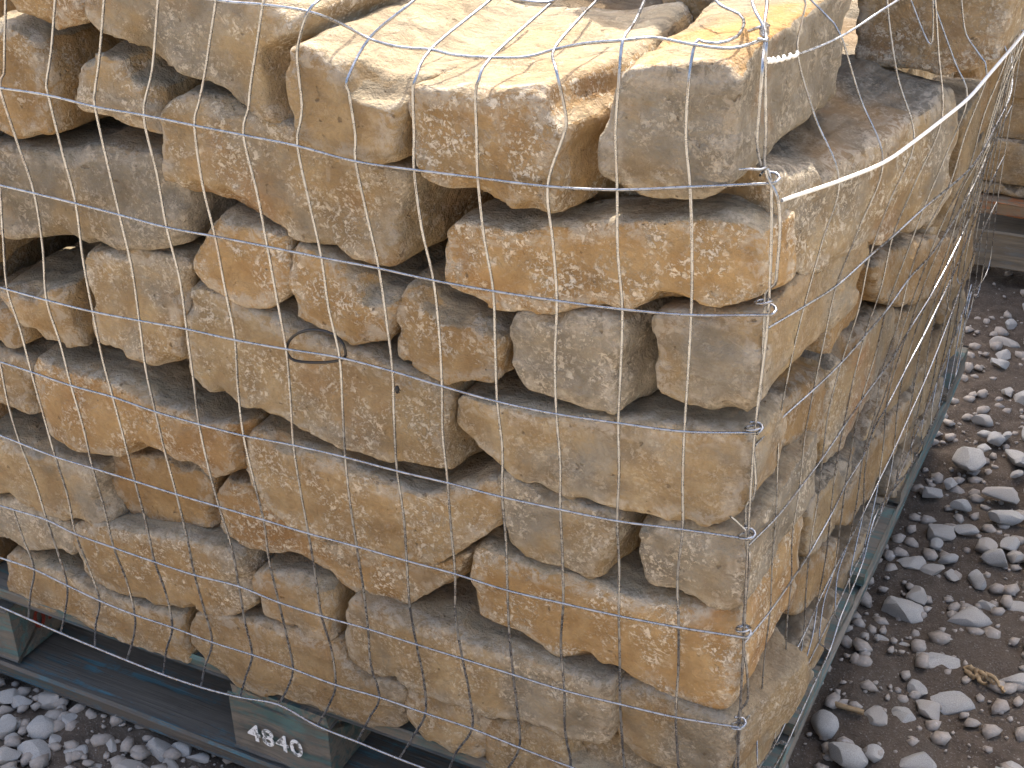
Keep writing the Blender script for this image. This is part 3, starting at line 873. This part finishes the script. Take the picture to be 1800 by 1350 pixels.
ROWS = {   # crossing points, left to right; the last is at the corner (k = 0)
 1: '0,154 85,167 167,187 253,202 342,220 428,237 523,256 625,283 728,298 840,312 963,327 1085,333 1213,328 1350,322',
 2: '0,325 60,339 133,357 210,377 293,399 378,415 470,433 565,452 666,471 762,492 867,511 979,528 1094,543 1215,553 1345,553',
 3: '13,508 82,527 163,547 245,563 328,578 413,597 503,613 597,628 690,652 777,678 874,705 978,727 1087,743 1203,758 1322,760',
 4: '0,635 55,653 125,677 198,697 273,723 350,745 428,765 516,782 607,803 698,827 787,848 883,873 985,895 1085,915 1200,930 1310,946',
 5: '35,778 97,802 163,822 237,845 310,868 385,890 463,913 542,937 627,960 715,985 800,1008 892,1037 990,1060 1088,1082 1193,1102 1303,1119',
 6: '23,895 82,913 133,938 200,962 272,987 342,1010 420,1030 490,1058 565,1082 647,1105 732,1132 813,1157 902,1185 992,1213 1090,1237 1188,1260 1295,1277',
 7: '2,980 60,1000 118,1028 175,1055 237,1080 303,1102 373,1128 443,1150 515,1175 590,1203 667,1225 748,1253 830,1280 913,1313 1003,1347 1098,1378 1195,1404 1290,1425',
 8: '50,1087 107,1112 167,1137 223,1160 287,1185 353,1207 422,1225 490,1238 558,1275 628,1303 702,1333 785,1364 870,1396 960,1430 1060,1462 1160,1490 1285,1520',
}
# wires going up over the top: each k lists points (x, y, height above which the point lies: None = front plane)
TOPS = {
 13: [(7, 130), (8, 85), (10, 0), (12, -60)], 12: [(82, 145), (90, 90), (97, 0), (102, -60)], 11: [(167, 160), (175, 100), (183, 0), (188, -60)],
 10: [(268, 120), (278, 0), (284, -60)], 9: [(350, 180), (360, 130), (380, 0), (390, -60)],
 8: [(437, 190), (440, 155), (452, 75), (462, 8), (474, -50)],
 7: [(528, 215), (531, 185), (524, 120), (523, 85), (542, 20, 0.104), (572, -8, 0.11), (640, -60, 0.115)],
 6: [(625, 238), (613, 160), (610, 140), (649, 68, 0.078), (720, 7, 0.1), (800, -60, 0.11)],
 5: [(728, 240), (726, 165), (730, 140), (757, 87, 0.076), (862, 0, 0.094), (940, -66, 0.1)],
 4: [(838, 240), (836, 165), (842, 140), (863, 101, 0.078), (974, 1, 0.094), (1050, -66, 0.1)],
 3: [(990, 240), (995, 205), (978, 125), (974, 87, 0.084), (1020, 31, 0.094), (1080, -30, 0.1)],
 2: [(1082, 235), (1088, 140), (1095, 71, 0.1), (1115, 40, 0.105), (1137, -8, 0.108), (1160, -60, 0.11)],
 1: [(1206, 240), (1211, 140), (1222, 76, 0.1), (1235, 73, 0.1), (1262, 76, 0.1), (1294, 65, 0.1), (1308, 42, 0.1), (1300, 25, 0.102), (1275, 14, 0.104), (1258, 0, 0.106), (1240, -40, 0.11)],
}
ROW0 = [(300, -12), (400, 3), (462, 8), (542, 20, 0.104), (600, 42, 0.09), (649, 68, 0.078), (705, 83, 0.076), (757, 87, 0.076), (800, 97, 0.077), (863, 101, 0.078), (925, 100, 0.08),
        (974, 87, 0.084), (1030, 76, 0.093), (1095, 71, 0.1), (1150, 66, 0.1), (1222, 79, 0.1), (1285, 85, 0.1), (1325, 75, 0.1), (1346, 66, 0.1)]


def top_pt(e, k=5):
    return onZ(e[0], e[1], e[2]) if len(e) == 3 else onY(e[0], e[1], yk(k))


cageA = thing('wire_mesh_panel', 'grey galvanised wire mesh panel wrapped over the front of the stone stack', 'wire mesh', (-0.5, -0.01, -0.6))
nodes = {}
for r, s in ROWS.items():
    pts = P(s); n = len(pts)
    nodes[r] = {n - 1 - i: onY(x, y, yk(n - 1 - i) + (0.004 if r == 8 else 0)) for i, (x, y) in enumerate(pts)}
wrng = np.random.default_rng(3)
for r in range(1, 9):
    ks = sorted(nodes[r], reverse=True)
    line = [nodes[r][k] + np.array([0, -0.0007, 0]) for k in ks]
    line = [line[0] + (line[0] - line[1]) * t for t in (3, 2, 1)] + line
    if r < 8:   # hooked round the corner upright
        c = line[-1]
        line += [c + np.array([0.004, -0.001, 0.001]), c + np.array([0.0065, 0.004, 0.003]), c + np.array([0.003, 0.007, 0.005]), c + np.array([-0.003, 0.004, 0.006])]
    tube('horizontal_wire', spline(line, 0.008), 0.0011 if r != 8 else 0.0013, WIRE, cageA)
l0 = [top_pt(e) for e in ROW0]
tube('horizontal_wire', spline(l0), 0.0011, WIRE, cageA)
tube('horizontal_wire', spline([onZ(x, y, z) for x, y, z in ((800, -20, 0.1), (862, -9, 0.096), (920, 1, 0.095), (950, 4, 0.095), (974, 1, 0.095), (1000, -12, 0.1), (1080, -30, 0.102))]), 0.0011, WIRE, cageA)
for k in range(1, 18):
    pts = []
    for e in reversed(TOPS.get(k, [])): pts.append(top_pt(e, k))
    for r in range(1, 9):
        if k in nodes[r]:
            p = nodes[r][k].copy()
            if pts and r > 1:
                q = (pts[-1] + p) / 2 + np.array([wrng.normal(0, 0.0012), wrng.normal(0, 0.0015), 0])
                pts.append(q)
            pts.append(p)
    if len(pts) > 1:
        tube('vertical_wire', spline(pts), 0.00112, WIRE, cageA)
# corner upright of the front panel
up = [onZ(1318, -40, 0.12), onZ(1324, 10, 0.115), onZ(1340, 42, 0.108), onZ(1345, 62, 0.103), onY(1341, 110, 0.0), onY(1335, 190, 0.0), onY(1331, 255, 0.004), onY(1341, 300, 0.012)]
up += [nodes[r][0] + np.array([0.0012, 0.003, 0]) for r in range(1, 8)]
tube('vertical_wire', spline(up), 0.0011, WIRE, cageA)

cageB = thing('wire_mesh_panel', 'grey wire mesh panel leaning out along the right side of the stack', 'wire mesh', (0.02, 0.5, -0.6))
SR = {
 0: '1345,107 1402,95 1478,63 1560,10 1640,-40',
 1: '1372,352 1475,317 1552,285 1607,247 1655,210 1700,173 1735,133 1770,92 1800,55 1822,20',
 2: '1345,578 1414,537 1471,500 1530,447 1570,413 1625,363 1668,328 1703,297 1728,262 1749,222 1766,190',
 3: '1325,783 1372,735 1431,682 1480,634 1521,587 1558,543 1598,487 1633,450 1664,405 1690,362 1712,322',
 4: '1312,960 1364,908 1406,855 1446,802 1483,747 1515,700 1550,653 1575,617 1598,577 1634,520 1664,465 1690,412',
 5: '1306,1131 1354,1071 1391,1018 1423,969 1460,903 1487,848 1518,797 1535,752 1558,713 1590,650 1622,590 1652,528 1676,478',
 6: '1298,1279 1338,1228 1380,1173 1413,1112 1438,1055 1467,997 1493,947 1517,900 1545,842 1572,786 1598,728 1624,670 1650,606 1672,548 1690,498',
 7: '1282,1420 1332,1349 1362,1305 1391,1241 1411,1184 1440,1124 1468,1068 1494,1012 1520,958 1548,900 1576,842 1602,780 1626,722 1650,660 1672,602 1692,548 1706,500',
 8: '1300,1455 1359,1349 1382,1306 1409,1247 1434,1192 1457,1143 1474,1090 1493,1043 1516,985 1540,900 1587,839 1603,813 1620,778 1636,748 1650,716 1667,685 1679,659 1688,620 1694,580 1703,525 1715,493',
}
sn = {}
for r, s in SR.items():
    pts = P(s)
    sn[r] = []
    for k, (x, y) in enumerate(pts):
        if r == 8: p = on_plane(x, y, (0.004, 0, 0), (1, 0, 0))
        elif r == 7: p = on_plane(x, y, (0.002, 0, 0), (1, 0, 0))
        else: p = onY(x, y, 0.05 * k + 0.02)
        sn[r].append(p)
for r in range(0, 9):
    l = [p + np.array([0.0008, 0, 0]) for p in sn[r]]
    if r not in (7, 8):
        z0, k0 = l[-1][2], len(sn[r])
        for k in range(k0, 20):
            y0 = 0.05 * k + 0.02
            f = min((k - k0 + 1) / 4, 1)
            l.append(np.array([l[-1][0] * (1 - f) + (surfX(y0, z0) + 0.004) * f, y0, z0]))
    tube('horizontal_wire', spline(l, 0.008), 0.0014 if r == 1 else 0.0009, WHITEWIRE if r == 1 else WIRE, cageB)
UPS = {1: [(1340, -40, 0.12), (1412, -8, 0.118), (1411, 30, 0.112)], 2: [(1400, -25, 0.12), (1428, 3, 0.112), (1455, 30, 0.105)],
       3: [(1560, -60, 0.1)], 4: [(1585, -50, 0.1), (1602, 3, 0.08), (1637, 78, 0.045)], 5: [(1630, -50, 0.09), (1640, 0, 0.08), (1655, 45, 0.06)],
       6: [(1685, -50, 0.1), (1690, 0, 0.08), (1698, 60, 0.05)], 7: [(1730, -50, 0.1), (1732, 0, 0.08), (1738, 60, 0.04)],
       8: [(1750, -50, 0.1), (1760, 0, 0.08), (1775, 53, 0.03)], 9: [(1790, -20, 0.06)]}
for k in range(1, 20):
    pts = []
    if k in UPS:
        for (x, y, z) in UPS[k]:
            pts.append(onY(x, y, 0.05 * k + 0.02))
    for r in range(0, 9):
        if k < len(sn[r]):
            p = sn[r][k].copy()
            if pts and r > 0:
                m = (pts[-1] + p) / 2 + np.array([wrng.normal(-0.0005, 0.0015), wrng.normal(0, 0.003), 0])
                if (pts[-1] - p)[2] > 0.02: pts.append(m)
            pts.append(p)
        elif r < 7:
            y0 = 0.05 * k + 0.02
            z0 = (0.07, -0.004, -0.102, -0.194, -0.288, -0.38, -0.477)[r]
            if r > 0: pts.append(np.array([surfX(y0, z0) + 0.004, y0 + wrng.normal(0, 0.003), z0]))
    if len(pts) > 2:
        tube('vertical_wire', spline(pts), 0.00072, WIRE, cageB)
upB = [onZ(1347, -40, 0.122), onZ(1348, 8, 0.115), onZ(1344, 40, 0.108), onY(1347, 70, 0.004), onY(1345, 130, 0.0), onY(1346, 230, 0.004), onY(1345, 300, 0.012),
       onY(1366, 345, 0.012), onY(1371, 400, 0.012), onY(1366, 470, 0.014), onY(1362, 500, 0.016), onY(1346, 516, 0.018), onY(1343, 578, 0.02)]
upB += [onY(x, y, 0.02) for x, y in ((1338, 680), (1329, 740), (1325, 790), (1328, 850), (1322, 880), (1312, 890), (1312, 960), (1318, 985), (1308, 1075), (1307, 1135), (1313, 1180), (1314, 1230), (1300, 1250), (1297, 1285), (1290, 1350), (1283, 1430))]
tube('vertical_wire', spline(upB, 0.004), 0.0011, WIRE, cageB)


# ties that join the two panels up the corner
def ring_at(x, y, Y, rad=0.0055, tilt=0.3):
    c = onY(x, y, Y)
    a = np.linspace(0, 2 * math.pi, 18)[:-1]
    pts = c + np.stack([rad * np.cos(a), rad * np.sin(a), tilt * rad * np.cos(a + 0.6)], 1)
    return tube('tie_wire', pts, 0.001, WIRE, cageA, sides=6, closed=True)


for x, y in ((1342, 530), (1324, 752), (1311, 942), (1306, 1105), (1297, 1276)):
    ring_at(x, y, yk(0) + 0.002)
tube('tie_wire', spline([onY(1300, 298, -0.004), onY(1320, 297, -0.006), onY(1338, 298, -0.002), onY(1347, 293, 0.004), onY(1340, 303, 0.012), onY(1336, 308, 0.002)], 0.003), 0.0009, WIRE, cageA)
tube('tie_wire', spline([onY(1284, 908, 0.0), onY(1296, 918, 0.004), onY(1310, 932, 0.008)], 0.003), 0.0009, WIRE, cageA)
for k in range(4):     # wrapped strands at the top of the corner
    y0 = 44 + k * 4
    tube('tie_wire', spline([onZ(1337, y0 + 4, 0.104), onZ(1344, y0 + 7, 0.107), onZ(1350, y0 + 2, 0.104), onZ(1346, y0 - 3, 0.101)], 0.002), 0.001, WIRE, cageA)
tube('tie_wire', spline([onZ(1316, 55, 0.1), onZ(1335, 48, 0.106), onZ(1352, 45, 0.104)], 0.003), 0.001, WIRE, cageA)
tube('tie_wire', spline([onY(1333, 68, -0.002), onY(1347, 71, -0.004), onY(1350, 68, 0.006)], 0.003), 0.001, WIRE, cageA)
# pale twisted end of the side panel's top wire
a = np.linspace(0, 1, 40)
b0, b1, b2 = onY(1345, 106, 0.01), onY(1360, 109, 0.03), onY(1403, 94, 0.065)
cl = np.array([b0 * (1 - t) ** 2 + 2 * b1 * t * (1 - t) + b2 * t * t for t in a])
tw = np.stack([0.0012 * np.cos(a * 40), np.zeros(40), 0.0012 * np.sin(a * 40)], 1)
tube('twisted_end', cl + tw, 0.0011, WHITEWIRE, cageB)

# ------------------------------------------------------------------ black loop and speck on the mesh
lp = np.array([onY(x, y, -0.0085) for x, y in ((503, 616), (508, 600), (522, 587), (545, 580), (575, 583), (597, 596), (607, 616), (603, 631), (570, 637), (530, 636), (511, 630))])
lp = np.vstack([lp, lp[:1]])
lc = spline(lp, 0.004)[:-1]
tag(tube('rubber_loop', lc, 0.0012, BLACK, None, 8, True, loc=lc.mean(0)), 'thin black rubber loop hanging on the mesh in front of a long tan stone', 'rubber loop')
c = onY(698, 685, 0.004)
bm = bmesh.new(); bmesh.ops.create_icosphere(bm, subdivisions=2, radius=0.0022)
for v_ in bm.verts: v_.co.z *= 1.7; v_.co.x *= 0.9
for d in ((0.004, -0.001, 0.0005), (0.003, -0.001, -0.002), (-0.003, -0.001, 0.002)):
    V, F = tube_geo(np.array([(0, 0, 0), (d[0] * 0.5, d[1], d[2] * 0.5 + 0.001), d]), 0.0003, 5)
    vs = [bm.verts.new(q) for q in V]
    for f in F: bm.faces.new([vs[i] for i in f])
me = bpy.data.meshes.new('insect'); bm.to_mesh(me); bm.free(); me.materials.append(BLACK)
o = bpy.data.objects.new('insect', me); COL.objects.link(o); o.location = c
tag(o, 'tiny black insect on the right part of the long tan stone', 'insect')

# ------------------------------------------------------------------ neighbouring pallet of flat stones
NY = 1.5
p2 = thing('wooden_pallet', 'neighbouring pallet with a blue board edge, behind at the right', 'pallet', (0.4, NY, -0.735))
board('deck_board', -0.36, 0.72, 0.0, 0.12, 0.108, 0.13, BLUE, p2, 5)
for i in range(4): board('deck_board', -0.36, 0.72, 0.16 + i * 0.17, 0.29 + i * 0.17, 0.108, 0.13, OLDWOOD, p2, 6 + i)
board('deck_board', -0.56, -0.364, -0.004, 0.115, 0.106, 0.13, ORANGE, p2, 15)
for i, x in enumerate((-0.5, 0.02, 0.6)):
    for j in range(2): board('block', x, x + 0.1, 0.25 + j * 0.4, 0.35 + j * 0.4, 0.075, 0.1075, OLDWOOD, p2, 20 + i + 3 * j)
for j in range(3): board('bottom_board', -0.58, 0.72, 0.0 + j * 0.38, 0.11 + j * 0.38, 0.008, 0.0745, OLDWOOD, p2, 30 + j)
zt = -0.603
FL = [(0.022, 'thin sliver of flat stone lowest on the neighbouring pallet'), (0.078, 'flat brown stone on the neighbouring pallet, lower of the two thick ones'),
      (0.078, 'flat grey brown stone on the neighbouring pallet, second thick one up'), (0.115, 'flat stone on the neighbouring pallet level with the top wire'),
      (0.15, '')] + [(0.18, '')] * 8  # upper courses added out of view to shade the ground
for i, (t, lab) in enumerate(FL):
    x = -0.17 + rg.uniform(-0.02, 0.02)
    for j in range(3):
        dx = rg.uniform(0.36, 0.44)
        dback = 0.5 if i > 3 else 0.32
        lb = lab if (j == 0 and lab) else 'flat brown stone filling out the neighbouring pallet unseen, its upper courses added for shade'
        box_stone(lb, x, x + dx - 0.008, NY + 0.012 + rg.uniform(0, 0.02), NY + dback, zt, zt + t - 0.003, rg.uniform(0.45, 0.75), rg.uniform(0.42, 0.5),
                  'flat stones on the neighbouring pallet', h=0.012 if t > 0.13 else 0.008 if t > 0.03 else 0.005, amp=0.7, fl=0.25, name='flat_stone', r=0.005, chips=5)
        x += dx
    zt += t

# ------------------------------------------------------------------ added row of stone pallets behind the camera, bouncing sun onto the front
for b_ in range(4):
    bx = -2.75 + b_ * 1.32
    p3 = thing('wooden_pallet', 'old wooden pallet added behind the camera under the light bouncing stones', 'pallet', (bx + 0.6, -3.0, -0.74), 'added pallets behind the camera')
    for i in range(5): board('deck_board', -0.6, 0.6, -0.5 + i * 0.2, -0.34 + i * 0.2, 0.1, 0.12, OLDWOOD, p3, 70 + i)
    for i in range(3): board('runner', -0.6 + i * 0.55, -0.5 + i * 0.55, -0.5, 0.46, 0.0, 0.099, OLDWOOD, p3, 80 + i)
    for c in range(9):
        x = bx + rg.uniform(-0.02, 0.02)
        for j in range(3):
            dx = 0.4 + rg.uniform(-0.03, 0.03)
            box_stone('tan stone added behind the camera to bounce sunlight onto the front', x, x + dx - 0.01, -3.45, -2.55 + rg.uniform(-0.02, 0.02), -0.615 + c * 0.125, -0.615 + c * 0.125 + 0.122,
                      rg.uniform(0.2, 0.7), 0.55, 'added light bouncing stones behind the camera', h=0.03, amp=1.0, chips=3)
            x += dx

# ------------------------------------------------------------------ gravel
grng = np.random.default_rng(21)


def pebble_mesh(name, seed, sub=2, angular=0.6):
    rg_ = np.random.default_rng(seed)
    bm = bmesh.new(); bmesh.ops.create_icosphere(bm, subdivisions=sub, radius=0.5)
    V = np.array([v.co[:] for v in bm.verts])
    for _ in range(int(6 + 8 * angular)):
        n = rg_.normal(0, 1, 3); n /= np.linalg.norm(n)
        c_ = rg_.uniform(0.22, 0.40)
        d = V @ n - c_
        V -= np.maximum(d, 0)[:, None] * n * 0.93
    V += 0.02 * np.stack([vnoise(V * 4 + seed, k) for k in range(3)], -1)
    ext = V.max(0) - V.min(0)
    V = (V - (V.max(0) + V.min(0)) / 2) / ext
    for v, q in zip(bm.verts, V): v.co = q
    me = bpy.data.meshes.new(name); bm.to_mesh(me); bm.free()
    me.polygons.foreach_set('use_smooth', np.ones(len(me.polygons), bool))
    me.materials.append(GRAVEL)
    try: me.set_sharp_from_angle(angle=R(32))
    except Exception: pass
    return me


PEB = [pebble_mesh('gravel_stone', 50 + i, 3, 0.5 + (i % 5) / 4) for i in range(12)]
SMALL = [pebble_mesh('pebble', 150 + i, 1, 0.8 + (i % 3) / 3) for i in range(6)]
GG = 'loose gravel stones on the ground'
occupied = []


def gravel(x, y, sx, sy, sz, rot, mesh, label='grey gravel stone lying loose on the ground among many alike', tilt=(0, 0)):
    o = bpy.data.objects.new('gravel_stone', mesh); COL.objects.link(o)
    o.location = (x, y, float(gz(x, y)) + sz * 0.14 - 0.004)
    o.scale = (sx, sy, sz); o.rotation_euler = (tilt[0], tilt[1], rot)
    occupied.append((x, y, 0.5 * max(sx, sy)))
    return tag(o, label, 'gravel stone', GG)


PXM = 1.55   # photo pixels per millimetre of ground near the camera
BIG = [
 (1588, 1070, 70, 62, 'largest rounded grey stone on the dirt right of the pallet edge'),
 (1700, 1083, 76, 42, 'pale oblong stone right of the largest rounded stone'),
 (1648, 1160, 80, 42, 'pointed flat pale stone in the middle of the bare dirt'),
 (1675, 1227, 70, 42, 'smooth rounded oblong stone touching a smaller one, in the lower right'),
 (1632, 1241, 45, 42, 'squarish grey stone leaning on the smooth oblong stone'),
 (1612, 1205, 32, 36, 'upright pale stone above the squarish grey stone'),
 (1450, 1268, 46, 62, 'triangular grey stone close to the teal pallet edge'),
 (1492, 1322, 64, 60, 'rounded blue grey stone at the bottom of the photo, right of the pallet'),
 (1537, 1318, 34, 30, 'flat topped square pale stone near the bottom edge'),
 (1612, 1332, 58, 46, 'grey stone with a sloping top cut near the bottom edge'),
 (1782, 1190, 64, 46, 'grey stone at the right edge behind the dry root'),
 (1548, 1122, 46, 30, 'pale rounded stone next to the pallet edge, beside two dark small ones'),
 (1768, 596, 50, 24, 'flat pale stone alone on brown dirt at the right edge'),
 (1728, 732, 36, 24, None), (1655, 930, 46, 34, None), (1697, 922, 44, 20, None), (1605, 985, 50, 26, None), (1640, 995, 40, 24, None), (1668, 975, 34, 24, None),
 (1770, 900, 56, 34, None), (1735, 955, 36, 32, None), (1760, 860, 60, 34, None), (1660, 1115, 42, 28, None), (1590, 1130, 40, 24, None), (1737, 1055, 34, 24, None),
 (1690, 880, 36, 24, None), (1640, 860, 34, 22, None), (1790, 1060, 40, 30, None), (1730, 1130, 36, 24, None), (1575, 880, 30, 22, None),
 (80, 1298, 58, 52, 'blocky grey gravel stone with a pale corner, lower left'), (135, 1288, 50, 40, 'rounded dark grey gravel stone right of the blocky one, lower left'),
 (168, 1296, 38, 20, None), (188, 1332, 52, 50, 'angular pale gravel stone at the bottom edge, lower left'), (137, 1340, 50, 40, None), (66, 1338, 70, 40, None), (286, 1338, 58, 52, None),
 (323, 1330, 42, 36, None), (238, 1313, 34, 20, None), (95, 1247, 50, 40, None), (15, 1247, 42, 32, None), (43, 1253, 36, 22, None), (255, 1296, 30, 26, None), (107, 1320, 32, 32, None),
 (15, 1300, 40, 40, None), (215, 1290, 34, 28, None), (350, 1345, 40, 30, None), (30, 1290, 30, 24, None),
]
for i, (x, y, wp, hp, lab) in enumerate(BIG):
    p = onZ(x, y, -0.745)
    dist = np.linalg.norm(p - CAM)
    k = dist / F_PX
    sx = wp * k * 1.02; sz = hp * k * 0.75; sy = max(hp * k * 0.95, sx * 0.6)
    gravel(p[0], p[1], sx, sy, sz, YAW * -1 + math.radians(-8) + grng.normal(0, 0.15), PEB[i % 12],
           lab or 'grey gravel stone lying loose on the ground among many alike', (grng.normal(0, 0.15), grng.normal(0, 0.15)))


def free(x, y, r, k=0.8):
    return all((x - a) ** 2 + (y - b) ** 2 > (k * (r + c_)) ** 2 for a, b, c_ in occupied)


n_ind = 0; tries = 0
small_pts = []
while n_ind < 252 and tries < 9000:
    tries += 1
    left = grng.random() < 0.36
    if left:
        x, y = grng.uniform(-1.05, -0.3), grng.uniform(-0.2, 0.0)
        s = grng.uniform(0.014, 0.036)
    else:
        x, y = grng.uniform(-0.1, 0.34), grng.uniform(0.18, 1.5)
        if grng.random() > 0.35 + 0.65 * float(y > 0.55 or vnoise(np.array([x, y, 0.3]) / 0.2, 2) > 0.1): continue
        s = 0.015 + 0.034 * grng.random() ** 1.4
    if not free(x, y, s * 0.5, 0.74): continue
    if x < -0.005 and y > 0.01: continue
    gravel(x, y, s * grng.uniform(1.0, 1.35), s * grng.uniform(0.75, 1.0), s * grng.uniform(0.5, 0.8), grng.uniform(0, 6.28), PEB[int(grng.integers(12))], tilt=(grng.normal(0, 0.25), grng.normal(0, 0.25)))
    n_ind += 1

VV, FF, base = [], [], 0
sm = [(np.array([v.co[:] for v in m.vertices]), np.array([p.vertices[:] for p in m.polygons])) for m in SMALL]
cnt = 0
for _ in range(8000):
    z_ = grng.random()
    if z_ < 0.25: x, y = grng.uniform(-1.1, -0.2), grng.uniform(-0.25, 0.02)
    elif z_ < 0.6: x, y = grng.uniform(-0.1, 0.36), grng.uniform(0.15, 1.5)
    else: x, y = grng.uniform(-1.4, 1.2), grng.uniform(-0.65, 1.7)
    if z_ >= 0.3 and grng.random() > 0.35 + 0.65 * float(vnoise(np.array([x, y, 0.3]) / 0.2, 2) > -0.1): continue
    x += grng.normal(0, 0.09); y += grng.normal(0, 0.05)
    s = 0.003 + 0.019 * grng.random() ** 2.4
    V, F = sm[int(grng.integers(6))]
    a = grng.uniform(0, 6.28); ca, sa = math.cos(a), math.sin(a)
    V = V * np.array([s * 1.2, s * 0.9, s * 0.7])
    V = V @ np.array([[ca, sa, 0], [-sa, ca, 0], [0, 0, 1]])
    zz = gz(x, y) + 0.012 * vnoise(np.array([x, y, 0]) / 0.23, 1) + 0.006 * vnoise(np.array([x, y, 0]) / 0.07, 2) - 0.006
    VV.append(V + np.array([x, y, zz + s * 0.12])); FF.append(F + base); base += len(V)
    cnt += 1
fine = mesh_obj('fine_gravel', np.concatenate(VV), np.concatenate(FF), GRIT)
tag(fine, 'small grey grit and pebbles strewn over the brown dirt', 'gravel', kind='stuff')

# dry root on the dirt, splinter by the pallet
g0 = onZ(1735, 1195, -0.745)
V0, F0, bs = [], [], 0
for pts in (((1695, 1175), (1712, 1178), (1730, 1188), (1745, 1200), (1762, 1212), (1768, 1216)), ((1705, 1172), (1720, 1185), (1728, 1194)), ((1730, 1186), (1742, 1190), (1756, 1206)),
            ((1716, 1178), (1722, 1196), (1736, 1204)), ((1700, 1180), (1712, 1190), (1718, 1188))):
    l = np.array([onZ(x, y, -0.742 + 0.004 * math.sin(x)) for x, y in pts]); l = spline(l, 0.004)
    l += grng.normal(0, 0.0012, l.shape)
    V, F = tube_geo(l, np.linspace(0.0034, 0.0016, len(l)), 6); V0.append(V - g0); F0.append(F + bs); bs += len(V)
o = mesh_obj('dry_root', np.concatenate(V0), np.concatenate(F0), ROOT, smooth=True); o.location = g0
tag(o, 'twisted straw coloured dry root on the dirt at the right edge', 'root')
g1 = onZ(1495, 1243, -0.745)
l = np.array([onZ(x, y, -0.742) for x, y in ((1464, 1234), (1475, 1240), (1490, 1244), (1505, 1248), (1518, 1252))])
V, F = tube_geo(spline(l, 0.005), np.array([0.0015, 0.003, 0.004, 0.0035, 0.002] if len(spline(l, 0.005)) == 5 else 0.003), 6)
o = mesh_obj('wood_splinter', V - g1, F, ROOT, smooth=True); o.location = g1
tag(o, 'thin pale wood splinter on the dirt beside the teal pallet edge', 'splinter')
